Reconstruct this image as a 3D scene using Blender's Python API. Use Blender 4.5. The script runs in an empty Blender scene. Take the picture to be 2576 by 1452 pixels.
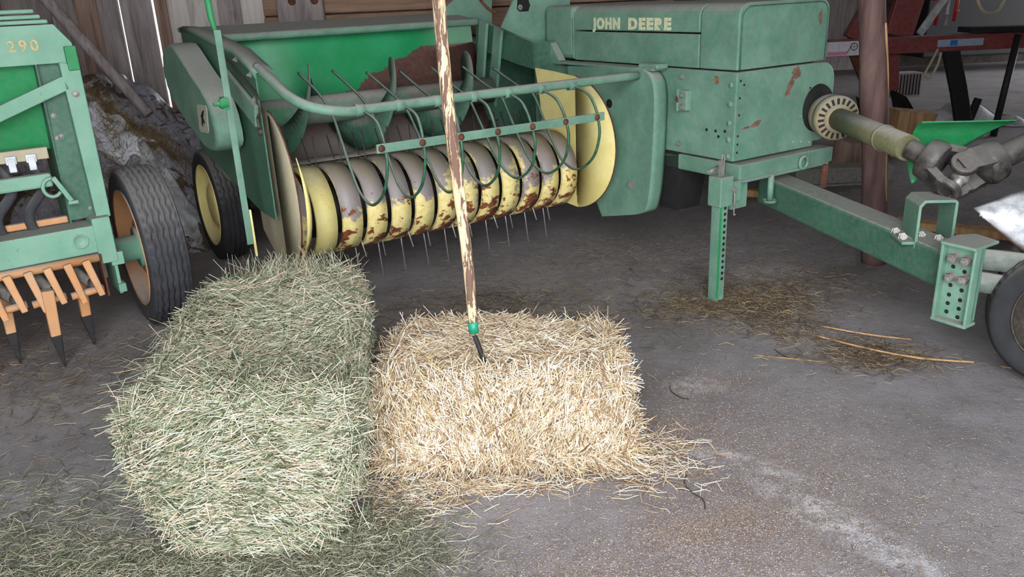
import bpy, bmesh, math, random
import numpy as np
from mathutils import Vector, Matrix
random.seed(7)
rng = np.random.default_rng(11)
SC = bpy.context.scene
COL = SC.collection
PI = math.pi

# ------------------------------------------------------------------ camera, sky, exposure
cam_d = bpy.data.cameras.new('camera')
cam = bpy.data.objects.new('camera', cam_d)
COL.objects.link(cam)
SC.camera = cam
cam_d.sensor_width = 36.0
cam_d.lens = 36.0 * 2050 / 2576
cam_d.clip_start = 0.05
tilt, roll = math.radians(20), math.radians(2.5)
F = Vector((0, math.cos(tilt), -math.sin(tilt)))
R0 = Vector((1, 0, 0)); U0 = R0.cross(F)
Rv = R0 * math.cos(roll) - U0 * math.sin(roll); Uv = Rv.cross(F)
cam.matrix_world = Matrix(((Rv.x, Uv.x, -F.x, 0), (Rv.y, Uv.y, -F.y, 0), (Rv.z, Uv.z, -F.z, 1.5), (0, 0, 0, 1)))

world = bpy.data.worlds.new('overcast_sky')
SC.world = world
world.use_nodes = True
wn = world.node_tree
wn.nodes['Background'].inputs[0].default_value = (0.93, 0.96, 1.0, 1)
wn.nodes['Background'].inputs[1].default_value = 1.0
SC.view_settings.view_transform = 'Standard'
SC.view_settings.look = 'None'
SC.view_settings.gamma = 1
SC.view_settings.use_curve_mapping = False
SC.view_settings.exposure = 3.55

# ------------------------------------------------------------------ helpers
def s2l(r, g, b):
    f = lambda c: ((c / 255 + 0.055) / 1.055) ** 2.4 if c > 10 else c / 255 / 12.92
    return (f(r), f(g), f(b), 1)

class NT:
    def __init__(s, name):
        s.m = bpy.data.materials.new(name); s.m.use_nodes = True
        s.t = s.m.node_tree; s.b = s.t.nodes['Principled BSDF']
        s.tc = s.t.nodes.new('ShaderNodeTexCoord')
    def n(s, typ, **kw):
        nd = s.t.nodes.new(typ)
        for k, v in kw.items(): setattr(nd, k, v)
        return nd
    def put(s, sock, v):
        if hasattr(v, 'is_linked') or hasattr(v, 'links'): s.t.links.new(v, sock)
        else: sock.default_value = v
    def noise(s, scale, detail=4, rough=.6, vec=None, dist=0):
        nd = s.n('ShaderNodeTexNoise'); nd.inputs['Scale'].default_value = scale
        nd.inputs['Detail'].default_value = detail; nd.inputs['Roughness'].default_value = rough
        nd.inputs['Distortion'].default_value = dist
        s.put(nd.inputs['Vector'], vec if vec is not None else s.tc.outputs['Object'])
        return nd.outputs['Fac']
    def mapv(s, scale=(1, 1, 1), rot=(0, 0, 0), loc=(0, 0, 0), src='Object'):
        nd = s.n('ShaderNodeMapping'); nd.inputs['Scale'].default_value = scale
        nd.inputs['Rotation'].default_value = rot; nd.inputs['Location'].default_value = loc
        s.put(nd.inputs['Vector'], s.tc.outputs[src]); return nd.outputs[0]
    def ramp(s, fac, stops, interp='LINEAR'):
        nd = s.n('ShaderNodeValToRGB'); cr = nd.color_ramp; cr.interpolation = interp
        while len(cr.elements) < len(stops): cr.elements.new(0.5)
        for e, (p, c) in zip(cr.elements, stops):
            e.position = p; e.color = c if len(c) == 4 else (*c, 1)
        s.put(nd.inputs[0], fac); return nd.outputs[0]
    def step(s, fac, a, b):
        nd = s.n('ShaderNodeMapRange'); nd.interpolation_type = 'SMOOTHSTEP'
        s.put(nd.inputs[0], fac); nd.inputs[1].default_value = a; nd.inputs[2].default_value = b
        return nd.outputs[0]
    def math(s, op, a, b=0.0, clamp=False):
        nd = s.n('ShaderNodeMath', operation=op); nd.use_clamp = clamp
        s.put(nd.inputs[0], a); s.put(nd.inputs[1], b); return nd.outputs[0]
    def mix(s, fac, a, b):
        nd = s.n('ShaderNodeMix', data_type='RGBA'); s.put(nd.inputs[0], fac)
        s.put(nd.inputs[6], a); s.put(nd.inputs[7], b); return nd.outputs[2]
    def nz(s):
        g = s.n('ShaderNodeNewGeometry'); x = s.n('ShaderNodeSeparateXYZ')
        s.put(x.inputs[0], g.outputs['Normal']); return x.outputs[2]
    def xyz(s, src='Object'):
        x = s.n('ShaderNodeSeparateXYZ'); s.put(x.inputs[0], s.tc.outputs[src]); return x.outputs
    def bump(s, h, strength=.3, dist=.01):
        nd = s.n('ShaderNodeBump'); nd.inputs['Strength'].default_value = strength
        nd.inputs['Distance'].default_value = dist; s.put(nd.inputs['Height'], h)
        s.put(s.b.inputs['Normal'], nd.outputs[0])
    def out(s, col, rough=.6, metal=0.0, spec=.4):
        s.put(s.b.inputs['Base Color'], col); s.put(s.b.inputs['Roughness'], rough)
        s.put(s.b.inputs['Metallic'], metal); s.b.inputs['Specular IOR Level'].default_value = spec
        return s.m

def paint(name, base, fade=None, dust=(.30, .28, .26, 1), dusttop=.85, dustall=.25, rust=.62, rough=.5,
          rustcol=(.085, .03, .018, 1), scale=5):
    t = NT(name)
    n1, n2, n3 = t.noise(scale), t.noise(scale * 7, 5, .7), t.noise(scale * 1.7, 6, .75, vec=t.mapv(loc=(3, 1, 7)))
    col = t.mix(t.step(n1, .35, .7), base, fade or base)
    top = t.step(t.nz(), .25, .9)
    d = t.math('MULTIPLY', top, t.math('ADD', .55, t.math('MULTIPLY', n2, .6)))
    d = t.math('MULTIPLY', d, dusttop)
    d = t.math('ADD', d, t.math('MULTIPLY', t.step(n2, .3, .75), dustall), True)
    col = t.mix(d, col, dust)
    r = t.step(n3, rust, rust + .03)
    r2 = t.step(t.noise(90, 2), .69, .73)
    col = t.mix(t.math('MULTIPLY', t.math('MAXIMUM', r, t.math('MULTIPLY', r2, .7)), .85), col, rustcol)
    t.bump(n2, .12, .004)
    return t.out(col, t.math('ADD', rough, t.math('MULTIPLY', d, .4)), 0, .35)

def plain(name, col, rough=.6, var=.25, scale=20, metal=0.0, bump=.2, dust=0.0):
    t = NT(name)
    n1 = t.noise(scale, 5, .65)
    dark = tuple(c * (1 - var * 1.6) for c in col[:3]) + (1,)
    lite = tuple(min(1, c * (1 + var)) for c in col[:3]) + (1,)
    c = t.ramp(n1, [(.3, dark), (.7, lite)])
    if dust:
        d = t.math('MULTIPLY', t.step(t.nz(), .1, .9), dust)
        c = t.mix(d, c, (.30, .28, .26, 1))
    t.bump(n1, bump, .004)
    return t.out(c, rough, metal)

class MB:
    """collects simple solids into one mesh"""
    def __init__(s): s.v = []; s.f = []; s.sm = []
    def add(s, vs, fs, smooth=False):
        o = len(s.v); s.v += [tuple(p) for p in vs]
        for f in fs: s.f.append([i + o for i in f]); s.sm.append(smooth)
        return s
    def box(s, a, b):
        (x0, y0, z0), (x1, y1, z1) = a, b
        v = [(x0, y0, z0), (x1, y0, z0), (x1, y1, z0), (x0, y1, z0), (x0, y0, z1), (x1, y0, z1), (x1, y1, z1), (x0, y1, z1)]
        return s.add(v, [(3, 2, 1, 0), (4, 5, 6, 7), (0, 1, 5, 4), (1, 2, 6, 5), (2, 3, 7, 6), (3, 0, 4, 7)])
    def bar(s, p, q, w, h, up=(0, 0, 1), w2=None, h2=None):
        p, q = Vector(p), Vector(q); d = (q - p).normalized(); u = Vector(up)
        r = d.cross(u)
        if r.length < 1e-4: r = d.cross(Vector((0, 1, 0)))
        r.normalize(); u = r.cross(d)
        w2 = w if w2 is None else w2; h2 = h if h2 is None else h2
        v = []
        for c, ww, hh in ((p, w, h), (q, w2, h2)):
            for a, b in ((-1, -1), (1, -1), (1, 1), (-1, 1)): v.append(c + r * (a * ww / 2) + u * (b * hh / 2))
        return s.add(v, [(0, 1, 2, 3), (7, 6, 5, 4), (0, 4, 5, 1), (1, 5, 6, 2), (2, 6, 7, 3), (3, 7, 4, 0)])
    def tube(s, pts, r, n=10, cap=True, radii=None, smooth=True):
        pts = [Vector(p) for p in pts]; k = len(pts); v = []
        t0 = (pts[1] - pts[0]).normalized()
        nrm = t0.orthogonal().normalized()
        for i, p in enumerate(pts):
            t = (pts[min(i + 1, k - 1)] - pts[max(i - 1, 0)]).normalized()
            nrm = (nrm - t * nrm.dot(t)).normalized(); b = t.cross(nrm)
            rr = radii[i] if radii else r
            for j in range(n):
                a = 2 * PI * j / n; v.append(p + nrm * math.cos(a) * rr + b * math.sin(a) * rr)
        f = [(i * n + j, i * n + (j + 1) % n, (i + 1) * n + (j + 1) % n, (i + 1) * n + j) for i in range(k - 1) for j in range(n)]
        s.add(v, f, smooth)
        if cap:
            o = len(s.v) - k * n
            s.f.append([o + j for j in range(n)][::-1]); s.sm.append(False)
            s.f.append([o + (k - 1) * n + j for j in range(n)]); s.sm.append(False)
        return s
    def prism(s, poly, axis, a, b):
        """poly of 2d points, extruded along axis index from a to b; 2d coords fill the other axes in order"""
        def mk(p, h):
            q = list(p); q.insert(axis, h); return tuple(q)
        n = len(poly)
        v = [mk(p, a) for p in poly] + [mk(p, b) for p in poly]
        f = [list(range(n))[::-1], list(range(n, 2 * n))] + [(i, (i + 1) % n, n + (i + 1) % n, n + i) for i in range(n)]
        return s.add(v, f)
    def lathe(s, prof, c, axis, n=32, smooth=True, a0=0, a1=2 * PI):
        """prof: list of (along, radius)"""
        c, d = Vector(c), Vector(axis).normalized()
        u = d.orthogonal().normalized(); w = d.cross(u)
        full = abs(a1 - a0 - 2 * PI) < 1e-6; m = n if full else n + 1
        v = [c + d * h + (u * math.cos(a0 + (a1 - a0) * j / n) + w * math.sin(a0 + (a1 - a0) * j / n)) * r for h, r in prof for j in range(m)]
        f = [(i * m + j, i * m + (j + 1) % m, (i + 1) * m + (j + 1) % m, (i + 1) * m + j) for i in range(len(prof) - 1) for j in range(n)]
        return s.add(v, f, smooth)
    def bolt(s, p, d, r=.011, h=.009):
        p, d = Vector(p), Vector(d).normalized()
        s.lathe([(0, r * 1.45), (.003, r * 1.45), (.003, r), (h, r), (h + .001, .001)], p, d, 6, False)
        return s.lathe([(h, r * .55), (h + .008, r * .55), (h + .009, .0005)], p, d, 8, False)
    def rivet(s, p, d, r=.009):
        return s.lathe([(0, r), (.3 * r, .9 * r), (.55 * r, .6 * r), (.7 * r, .001)], p, d, 8)
    def sheet(s, rows, th):
        """grid of points (rows of equal length) given thickness along vertex normals"""
        R_, C_ = len(rows), len(rows[0]); P = [[Vector(p) for p in r] for r in rows]
        N = [[None] * C_ for _ in range(R_)]
        for i in range(R_):
            for j in range(C_):
                a = P[min(i + 1, R_ - 1)][j] - P[max(i - 1, 0)][j]; b = P[i][min(j + 1, C_ - 1)] - P[i][max(j - 1, 0)]
                q = a.cross(b); N[i][j] = q.normalized() if q.length > 1e-9 else Vector((0, 0, 1))
        v = [P[i][j] for i in range(R_) for j in range(C_)] + [P[i][j] - N[i][j] * th for i in range(R_) for j in range(C_)]
        o = R_ * C_; f = []
        for i in range(R_ - 1):
            for j in range(C_ - 1):
                q = (i * C_ + j, i * C_ + j + 1, (i + 1) * C_ + j + 1, (i + 1) * C_ + j)
                f.append(q); f.append(tuple(x + o for x in q[::-1]))
        ring = [j for j in range(C_)] + [i * C_ + C_ - 1 for i in range(1, R_)] + [(R_ - 1) * C_ + j for j in range(C_ - 2, -1, -1)] + [i * C_ for i in range(R_ - 2, 0, -1)]
        s.add(v, f, True)
        b = len(s.v) - len(v)
        for a, c in zip(ring, ring[1:] + ring[:1]): s.f.append([b + c, b + a, b + a + o, b + c + o]); s.sm.append(False)
        return s
    def build(s, name, mat, parent=None, bevel=0, label=None):
        me = bpy.data.meshes.new(name); me.from_pydata(s.v, [], s.f)
        me.polygons.foreach_set('use_smooth', s.sm)
        me.materials.append(mat); me.update()
        bm = bmesh.new(); bm.from_mesh(me); bmesh.ops.recalc_face_normals(bm, faces=bm.faces); bm.to_mesh(me); bm.free()
        o = bpy.data.objects.new(name, me); COL.objects.link(o)
        if parent: o.parent = parent
        if bevel:
            m = o.modifiers.new('edge', 'BEVEL'); m.width = bevel; m.segments = 2; m.limit_method = 'ANGLE'; m.angle_limit = .6
        if label: o['label'] = label
        return o

def bolts(name, mat, parent, items):
    for it in items: MB().bolt(*it).build(name, mat, parent)
def rivets(name, mat, parent, items):
    for it in items: MB().rivet(*it).build(name, mat, parent)
def hole_discs(name, parent, items):
    for p, d, r in items: MB().lathe([(0, r), (.0012, r * .95), (.0014, .0004)], p, d, 12, False).build(name, DARK, parent)  # flat dark discs carry the shade of drilled holes
def empty(name, loc, rz=0):
    o = bpy.data.objects.new(name, None); COL.objects.link(o); o.location = loc; o.rotation_euler = (0, 0, rz)
    o.empty_display_size = .1
    return o
def tag(o, label=None, cat=None, group=None, kind=None):
    for k, v in (('label', label), ('category', cat), ('group', group), ('kind', kind)):
        if v: o[k] = v
    return o
def smooth_path(pts, n=6):
    P = [Vector(p) for p in pts]; out = []
    for i in range(len(P) - 1):
        a, b, c, d = P[max(i - 1, 0)], P[i], P[i + 1], P[min(i + 2, len(P) - 1)]
        for k in range(n):
            t = k / n
            out.append(.5 * ((2 * b) + (c - a) * t + (2 * a - 5 * b + 4 * c - d) * t * t + (3 * b - a - 3 * c + d) * t ** 3))
    return out + [P[-1]]
def lettering(txt, size, mat, name, parent, M, bold=.0, depth=.0015, spacing=1.0, width=None):
    cu = bpy.data.curves.new(name, 'FONT'); cu.body = txt; cu.size = size; cu.extrude = depth; cu.offset = bold
    cu.space_character = spacing
    ob = bpy.data.objects.new('tmp', cu); COL.objects.link(ob)
    me = bpy.data.meshes.new_from_object(ob.evaluated_get(bpy.context.evaluated_depsgraph_get()))
    bpy.data.objects.remove(ob)
    me.materials.clear(); me.materials.append(mat)
    if width:
        xs = [v.co.x for v in me.vertices]; me.transform(Matrix.Diagonal((width / (max(xs) - min(xs)), 1, 1, 1)))
    me.transform(M)
    o = bpy.data.objects.new(name, me); COL.objects.link(o); o.parent = parent
    return o

# ------------------------------------------------------------------ materials
GREEN = paint('aged_green_paint', s2l(80, 126, 105), s2l(106, 150, 128), dustall=.36, rust=.74)
GREEN_B = paint('fresh_green_paint', s2l(20, 128, 70), s2l(38, 138, 86), dustall=.12, dusttop=.6, rust=.85)
GREEN_D = paint('deep_and_shaded_green', s2l(46, 92, 72), s2l(56, 104, 82), dustall=.22, rust=.8)  # deep green parts; also carries painted shade on tongue and feed side sheet
DGREEN = paint('drill_green_paint', s2l(104, 156, 130), s2l(124, 170, 146), dustall=.22, rust=.80)
ORANGE = paint('orange_paint', s2l(206, 140, 80), s2l(204, 156, 110), dustall=.35, rust=.70)
RED = paint('red_paint', s2l(124, 46, 46), s2l(108, 46, 46), dustall=.2, rust=.75)
YELLOW = paint('yellow_paint', s2l(226, 208, 128), s2l(232, 220, 150), dustall=.12, dusttop=.5, rust=.80)
CREAM = paint('faded_cream_paint', s2l(168, 158, 128), s2l(180, 170, 140), dustall=.35, rust=.8)
OLIVE = paint('olive_plastic', s2l(90, 90, 58), s2l(102, 100, 68), dustall=.2, rust=.9)
TAN = paint('tan_plastic', s2l(138, 124, 92), s2l(150, 136, 104), dustall=.3, rust=.9)
YOKE = plain('oily_grey_iron', s2l(74, 70, 67), .5, .5, 30, .2, dust=.5)
STEEL = plain('grey_steel', s2l(142, 138, 132), .45, .25, 40, .3)
DUSTYS = plain('dusty_grey_green_steel', s2l(104, 112, 104), .7, .25, 25, dust=.6)
RODM = plain('dark_rod_steel', s2l(78, 72, 66), .5, .35, 60, .3)
RODG = plain('green_rod_paint', s2l(52, 98, 74), .5, .4, 25, .0, dust=.7)
RUSTY = plain('rusty_iron', s2l(98, 58, 44), .8, .4, 30)
BLACKM = plain('black_iron', s2l(34, 33, 34), .6, .3, 30)
DARK = plain('cavity_shade_paint', s2l(22, 22, 22), .9, .2, 10)  # near-black that stands in for the shade inside holes and grooves
RUBBER = plain('tyre_rubber', s2l(62, 62, 66), .85, .22, 14, dust=.45)
RUBBER_D = plain('black_tyre_rubber', s2l(40, 40, 42), .85, .22, 14, dust=.4)
GALV = plain('galvanised_metal', s2l(176, 178, 178), .5, .3, 12, .2)
WHITEP = plain('white_plastic', s2l(214, 216, 222), .5, .18, 18)
CHROME = plain('bright_tine_steel', s2l(176, 174, 176), .35, .2, 60, .6)
LETTER = plain('cream_lettering', s2l(206, 208, 172), .7, .2, 90)
STENCIL = plain('orange_stencil', s2l(206, 176, 120), .7, .25, 90)
GREENTAPE = plain('green_tape', s2l(30, 138, 108), .5, .25, 60)

def band_mat():
    t = NT('worn_band_paint')
    n1, n2 = t.noise(4.5, 5, .7), t.noise(38, 5, .7)
    n3 = t.noise(9, 5, .7, vec=t.mapv(loc=(5, 2, 9), scale=(1.2, 1, 1.6)))
    col = t.mix(t.step(n2, .3, .7), s2l(222, 200, 122), s2l(236, 222, 160))
    grey = t.math('MULTIPLY', t.step(t.math('ADD', n1, t.math('MULTIPLY', t.nz(), .28)), .50, .56), 1)
    col = t.mix(grey, col, s2l(150, 140, 138))
    rs = t.step(t.math('SUBTRACT', n3, t.math('MULTIPLY', t.nz(), .16)), .58, .62)
    col = t.mix(rs, col, t.mix(t.step(n2, .4, .6), s2l(98, 50, 40), s2l(140, 82, 44)))
    dust = t.math('MULTIPLY', t.step(t.nz(), .35, .95), t.math('ADD', .5, n2), True)
    col = t.mix(dust, col, s2l(138, 128, 108))
    t.bump(n2, .2, .004)
    return t.out(col, .5, 0, .4)
BANDM = band_mat()

def trough_mat():
    t = NT('worn_trough_paint')
    x, y, z = t.xyz()
    n1, n2 = t.noise(5, 5, .7), t.noise(30, 5, .7)
    col = t.mix(t.step(n1, .35, .7), s2l(24, 134, 78), s2l(44, 146, 96))
    # worn-off area: low at the left, rising to the right end
    edge = t.math('ADD', t.math('MULTIPLY', x, .40), 1.37)
    edge = t.math('ADD', edge, t.math('MULTIPLY', t.math('SUBTRACT', n1, .5), .22))
    edge = t.math('MINIMUM', edge, 1.20)
    r = t.step(t.math('SUBTRACT', edge, z), -.004, .006)
    brown = t.mix(t.step(n2, .3, .7), s2l(84, 58, 52), s2l(108, 78, 70))
    col = t.mix(r, col, brown)
    d = t.math('MULTIPLY', t.step(t.nz(), .2, .9), .85)
    col = t.mix(d, col, s2l(138, 130, 126))
    t.bump(n2, .12, .004)
    return t.out(col, .45)
TROUGH = trough_mat()

def strand_mat(name, stops, rough=.65):
    t = NT(name)
    g = t.n('ShaderNodeNewGeometry')
    c = t.ramp(g.outputs['Random Per Island'], stops)
    b = t.mix(t.math('MULTIPLY', t.step(t.noise(9, 3), .5, .75), .45), c, stops[1][1])
    return t.out(b, rough, 0, .3)
HAY = strand_mat('dried_grass', [(0, s2l(64, 64, 46)), (.2, s2l(124, 130, 100)), (.45, s2l(164, 170, 142)), (.64, s2l(192, 202, 182)), (.72, s2l(196, 174, 150)), (.9, s2l(208, 190, 166)), (1, s2l(230, 224, 208))])
STRAW = strand_mat('golden_straw', [(0, s2l(108, 82, 62)), (.16, s2l(186, 156, 122)), (.45, s2l(228, 208, 178)), (.85, s2l(246, 240, 226)), (1, s2l(234, 204, 136))])
HAYF = strand_mat('trodden_grass', [(0, s2l(64, 60, 46)), (.35, s2l(112, 114, 90)), (.7, s2l(156, 162, 138)), (.88, s2l(184, 168, 142)), (1, s2l(214, 214, 198))])
HAYCORE = plain('packed_grass', s2l(96, 96, 74), .9, .4, 60)
STRAWCORE = plain('packed_straw', s2l(156, 126, 86), .9, .4, 60)
CHAFF = strand_mat('dusty_chaff', [(0, s2l(60, 48, 38)), (.45, s2l(106, 90, 70)), (.75, s2l(150, 130, 102)), (.93, s2l(196, 176, 140)), (1, s2l(216, 198, 156))])
GRAIN = strand_mat('oat_grains', [(0, s2l(88, 72, 60)), (.45, s2l(128, 110, 96)), (.8, s2l(164, 146, 130)), (1, s2l(214, 204, 194))])

def floor_mat():
    t = NT('packed_earth_floor')
    n0, n1 = t.noise(.55, 4, .6), t.noise(2.2, 5, .65)
    n2, n3 = t.noise(14, 6, .7), t.noise(160, 3, .7)
    col = t.mix(t.step(n1, .3, .7), s2l(124, 119, 120), s2l(148, 143, 146))
    col = t.mix(t.math('MULTIPLY', t.step(n2, .5, .75), .4), col, s2l(110, 98, 92))
    col = t.mix(t.math('MULTIPLY', t.step(n0, .45, .7), .4), col, s2l(108, 98, 90))
    col = t.mix(t.math('MULTIPLY', t.step(n3, .58, .75), .55), col, s2l(84, 74, 66))
    col = t.mix(t.math('MULTIPLY', t.step(n3, .40, .28), .5), col, s2l(164, 158, 152))
    # spilled chalky powder: two streaks
    x, y, z = t.xyz()
    def blob(cx, cy, ang, a, b):
        ca, sa = math.cos(ang), math.sin(ang)
        dx, dy = t.math('SUBTRACT', x, cx), t.math('SUBTRACT', y, cy)
        u = t.math('ADD', t.math('MULTIPLY', dx, ca / a), t.math('MULTIPLY', dy, sa / a))
        v = t.math('ADD', t.math('MULTIPLY', dx, -sa / b), t.math('MULTIPLY', dy, ca / b))
        d = t.math('ADD', t.math('MULTIPLY', u, u), t.math('MULTIPLY', v, v))
        return t.step(d, 1.0, .0)
    p = t.math('MAXIMUM', blob(.93, 1.99, -.95, .42, .10), t.math('MAXIMUM', blob(.72, 2.35, -.6, .3, .07), blob(.70, 2.9, 0, .16, .1)))
    p = t.math('MULTIPLY', p, t.step(n2, .38, .62))
    col = t.mix(t.math('MULTIPLY', p, .65), col, s2l(206, 206, 212))
    t.bump(t.math('ADD', t.math('MULTIPLY', n2, .8), t.math('MULTIPLY', n3, .3)), .7, .02)
    return t.out(col, .9, 0, .2)
FLOOR = floor_mat()

def wood(name, a, b, c, scale=(18, 18, 1.6), rough=.85):
    t = NT(name)
    v = t.mapv(scale=scale)
    n1 = t.noise(1.0, 6, .65, vec=v, dist=.6); n2 = t.noise(6, 4)
    col = t.ramp(n1, [(.28, a), (.5, b), (.72, c)])
    col = t.mix(t.math('MULTIPLY', t.step(n2, .55, .8), .4), col, a)
    t.bump(n1, .5, .006)
    return t.out(col, rough, 0, .2)
PLANK = wood('weathered_plank', s2l(92, 84, 82), s2l(140, 130, 128), s2l(164, 154, 152))
PLANK_B = wood('brown_plank', s2l(96, 76, 66), s2l(138, 114, 102), s2l(158, 136, 124))
PLANK_H = wood('brown_log_board', s2l(92, 70, 56), s2l(136, 110, 92), s2l(160, 134, 114), scale=(1.4, 18, 18))
PALE = wood('pale_column_wood', s2l(150, 142, 136), s2l(186, 180, 174), s2l(204, 198, 192))
BARKPOST = wood('reddish_bark', s2l(66, 50, 47), s2l(100, 78, 74), s2l(122, 98, 92), scale=(16, 16, 2.2))
RAWWOOD = wood('raw_wood', s2l(120, 90, 62), s2l(170, 134, 96), s2l(196, 160, 120))
def handle_mat():
    t = NT('barked_stick')
    v = t.mapv(scale=(60, 60, 9))
    n1 = t.noise(1.0, 6, .7, vec=v, dist=.8); n2 = t.noise(7, 3)
    peeled = t.ramp(t.noise(1, 4, vec=t.mapv(scale=(60, 60, 4))), [(.3, s2l(186, 158, 118)), (.7, s2l(232, 214, 178))])
    bark = t.mix(n2, s2l(86, 64, 54), s2l(120, 94, 80))
    f = t.step(t.math('ADD', n1, t.math('MULTIPLY', n2, .12)), .55, .585)
    t.bump(n1, .5, .004)
    return t.out(t.mix(f, peeled, bark), .75, 0, .25)
STICK = handle_mat()

# ------------------------------------------------------------------ the setting
def struct(name, mb, mat, label=None):
    o = mb.build(name, mat); o['kind'] = 'structure'
    if label: o['label'] = label
    return o
struct('floor', MB().box((-9, -14, -.12), (14, 16, 0)), FLOOR, 'grey packed earth floor of the machinery shed')
BACKDARK = plain('dark_board_wall', s2l(86, 76, 70), .9, .3, 6)
struct('ceiling', MB().box((-4.9, -.5, 3.6), (13, 15.2, 3.75)), BACKDARK, 'dark boarded ceiling of the shed')
wl = struct('wall_left', MB().box((-4.9, -.5, 0), (-4.75, 6.9, 3.6)), PLANK_B, 'brown board wall on the left')
wf = struct('wall_far', MB().box((1.2, 14.6, 0), (13, 14.75, 3.6)), BACKDARK, 'dark far wall of the shed behind the plough')
wr = struct('shade_wall_front', MB().box((-4.9, -.6, 0), (-1.6, -.5, 3.6)).box((1.9, -.6, 0), (13, -.5, 3.6)), BACKDARK)  # unseen front wall added to narrow the daylight to a doorway
struct('shade_wall_right', MB().box((11.8, -.5, 0), (12.0, 8.6, 3.6)), BACKDARK)  # unseen wall added to cut daylight from the right
ws = struct('wall_side', MB().box((1.2, 6.95, 0), (1.35, 14.6, 3.6)), BACKDARK)
# back wall behind the baler: upright planks with light gaps, then horizontal boards
wb = struct('wall_back', MB().box((-4.75, 6.86, 2.3), (1.35, 6.95, 3.6)).box((-4.75, 6.84, 0), (1.35, 6.88, .35)).box((-2.5, 6.70, 0), (1.35, 6.74, 3.6)), PLANK_B, 'old plank back wall with daylight gaps')
x = -4.75; widths = []
k = 0
gaps = {-2.885: .022, -2.63: .020, -3.4: .010}
edges = [-4.75, -4.5, -4.24, -4.0, -3.78, -3.4, -3.23, -3.06, -2.885, -2.63, -2.52]
for i in range(len(edges) - 1):
    a, b = edges[i], edges[i + 1]
    g = gaps.get(b, .004)
    m = MB(); dy = random.uniform(-.012, .012)
    m.box((a + .002, 6.60 + dy, .0), (b - g, 6.64 + dy, 3.55))
    m.build('plank', PLANK if i % 3 else PLANK_B, wb, .004)
MB().box((-2.52, 6.56, 0), (-2.14, 6.62, 3.55)).build('plank', PALE, wb, .02, 'pale wide upright board')
MB().box((-2.16, 6.60, 0), (-1.965, 6.64, 3.55)).build('plank', PLANK, wb, .004)
MB().box((-1.97, 6.595, 0), (-1.80, 6.645, 3.55)).build('plank', PALE, wb, .004)
z = .4
for i, h in enumerate([.2, .21, .19, .2, .2, .16, .21, .2, .2, .2, .2, .2, .2]):
    dy = random.uniform(-.012, .012)
    MB().box((-1.81, 6.60 + dy, z), (1.3, 6.66 + dy, z + h - .008)).build('board', PLANK_H, wb, .012)
    z += h
m = MB(); m.box((-1.68, 6.52, 1.33), (-1.33, 6.585, 2.6))
hb = m.build('knotty_board', PLANK, wb, .01, 'short grey board with two knots')
for kx in (-1.56, -1.39): MB().lathe([(0, .03), (.004, .028), (.006, .001)], (kx, 6.52, 1.50), (0, -1, 0), 14).build('knot', RUSTY, hb)

# ------------------------------------------------------------------ tyres
def tyre(cx, w, R, parent, mat, center, grooves=4, name='tyre', bead=None):
    """wheel axis along local x, from cx to cx+w; center=(y,z)"""
    bead = bead or R * .64
    nA, prof = 192, []
    side = [(0.06, bead), (.02, bead + (R - bead) * .3), (0, bead + (R - bead) * .55), (.03, R * .93), (.08, R * .975)]
    tread = [.10 + .8 * i / 44 for i in range(45)]
    rows = []
    for u, r in side: rows.append([(u, r)] * nA)
    for u in tread:
        row = []
        for j in range(nA):
            zz = .022 * (abs((j % 6) - 3) / 1.5 - 1)
            d = 0
            for g in range(grooves):
                gu = .16 + .68 * (g + .5) / grooves
                if abs(u - gu - zz) < .018: d = .011
            if (u < .15 or u > .85) and (j % 4 == 0): d = .008
            crown = 1 - .03 * (2 * u - 1) ** 2 - (.015 if (u < .11 or u > .89) else 0)
            row.append((u, R * crown - d))
        rows.append(row)
    for u, r in side[::-1]: rows.append([(1 - u, r)] * nA)
    v, f = [], []
    for row in rows:
        for j, (u, r) in enumerate(row):
            a = 2 * PI * j / nA
            v.append((cx + u * w, center[0] + r * math.cos(a), center[1] + r * math.sin(a)))
    for i in range(len(rows) - 1):
        for j in range(nA): f.append((i * nA + j, i * nA + (j + 1) % nA, (i + 1) * nA + (j + 1) % nA, (i + 1) * nA + j))
    return MB().add(v, f, True).build(name, mat, parent)
def rim(cx, w, Rb, parent, mat, center, dish=.06, name='rim'):
    m = MB()
    pr = [(.0, Rb + .004), (-.004, Rb + .010), (.012, Rb - .002), (.03, Rb - .02), (dish, Rb - .03), (dish + .006, Rb * .55), (dish - .025, Rb * .5), (dish - .03, .04), (dish - .03, .0005)]
    m.lathe([(h, r) for h, r in pr], (cx + .008, *center), (1, 0, 0), 48)
    m.lathe([(w - .01, .0005), (w - .02, Rb * .5), (w - .02, Rb)], (cx, *center), (1, 0, 0), 48)
    return m.build(name, mat, parent)

# ------------------------------------------------------------------ the baler
BAL = empty('hay_baler', (1.02, 3.82, 0), math.radians(32.5))
tag(BAL, 'green square hay baler with yellow pickup bands and lettered hood', 'baler')
def round_prof(x0, x1, z0, z1, rx, rz, n=7):
    p = [(x0, z0)]
    for i in range(n + 1):
        a = PI - PI / 2 * i / n; p.append((x0 + rx + rx * math.cos(a), z1 - rz + rz * math.sin(a)))
    for i in range(n + 1):
        a = PI / 2 - PI / 2 * i / n; p.append((x1 - rx + rx * math.cos(a), z1 - rz + rz * math.sin(a)))
    return p + [(x1, z0)]
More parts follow.
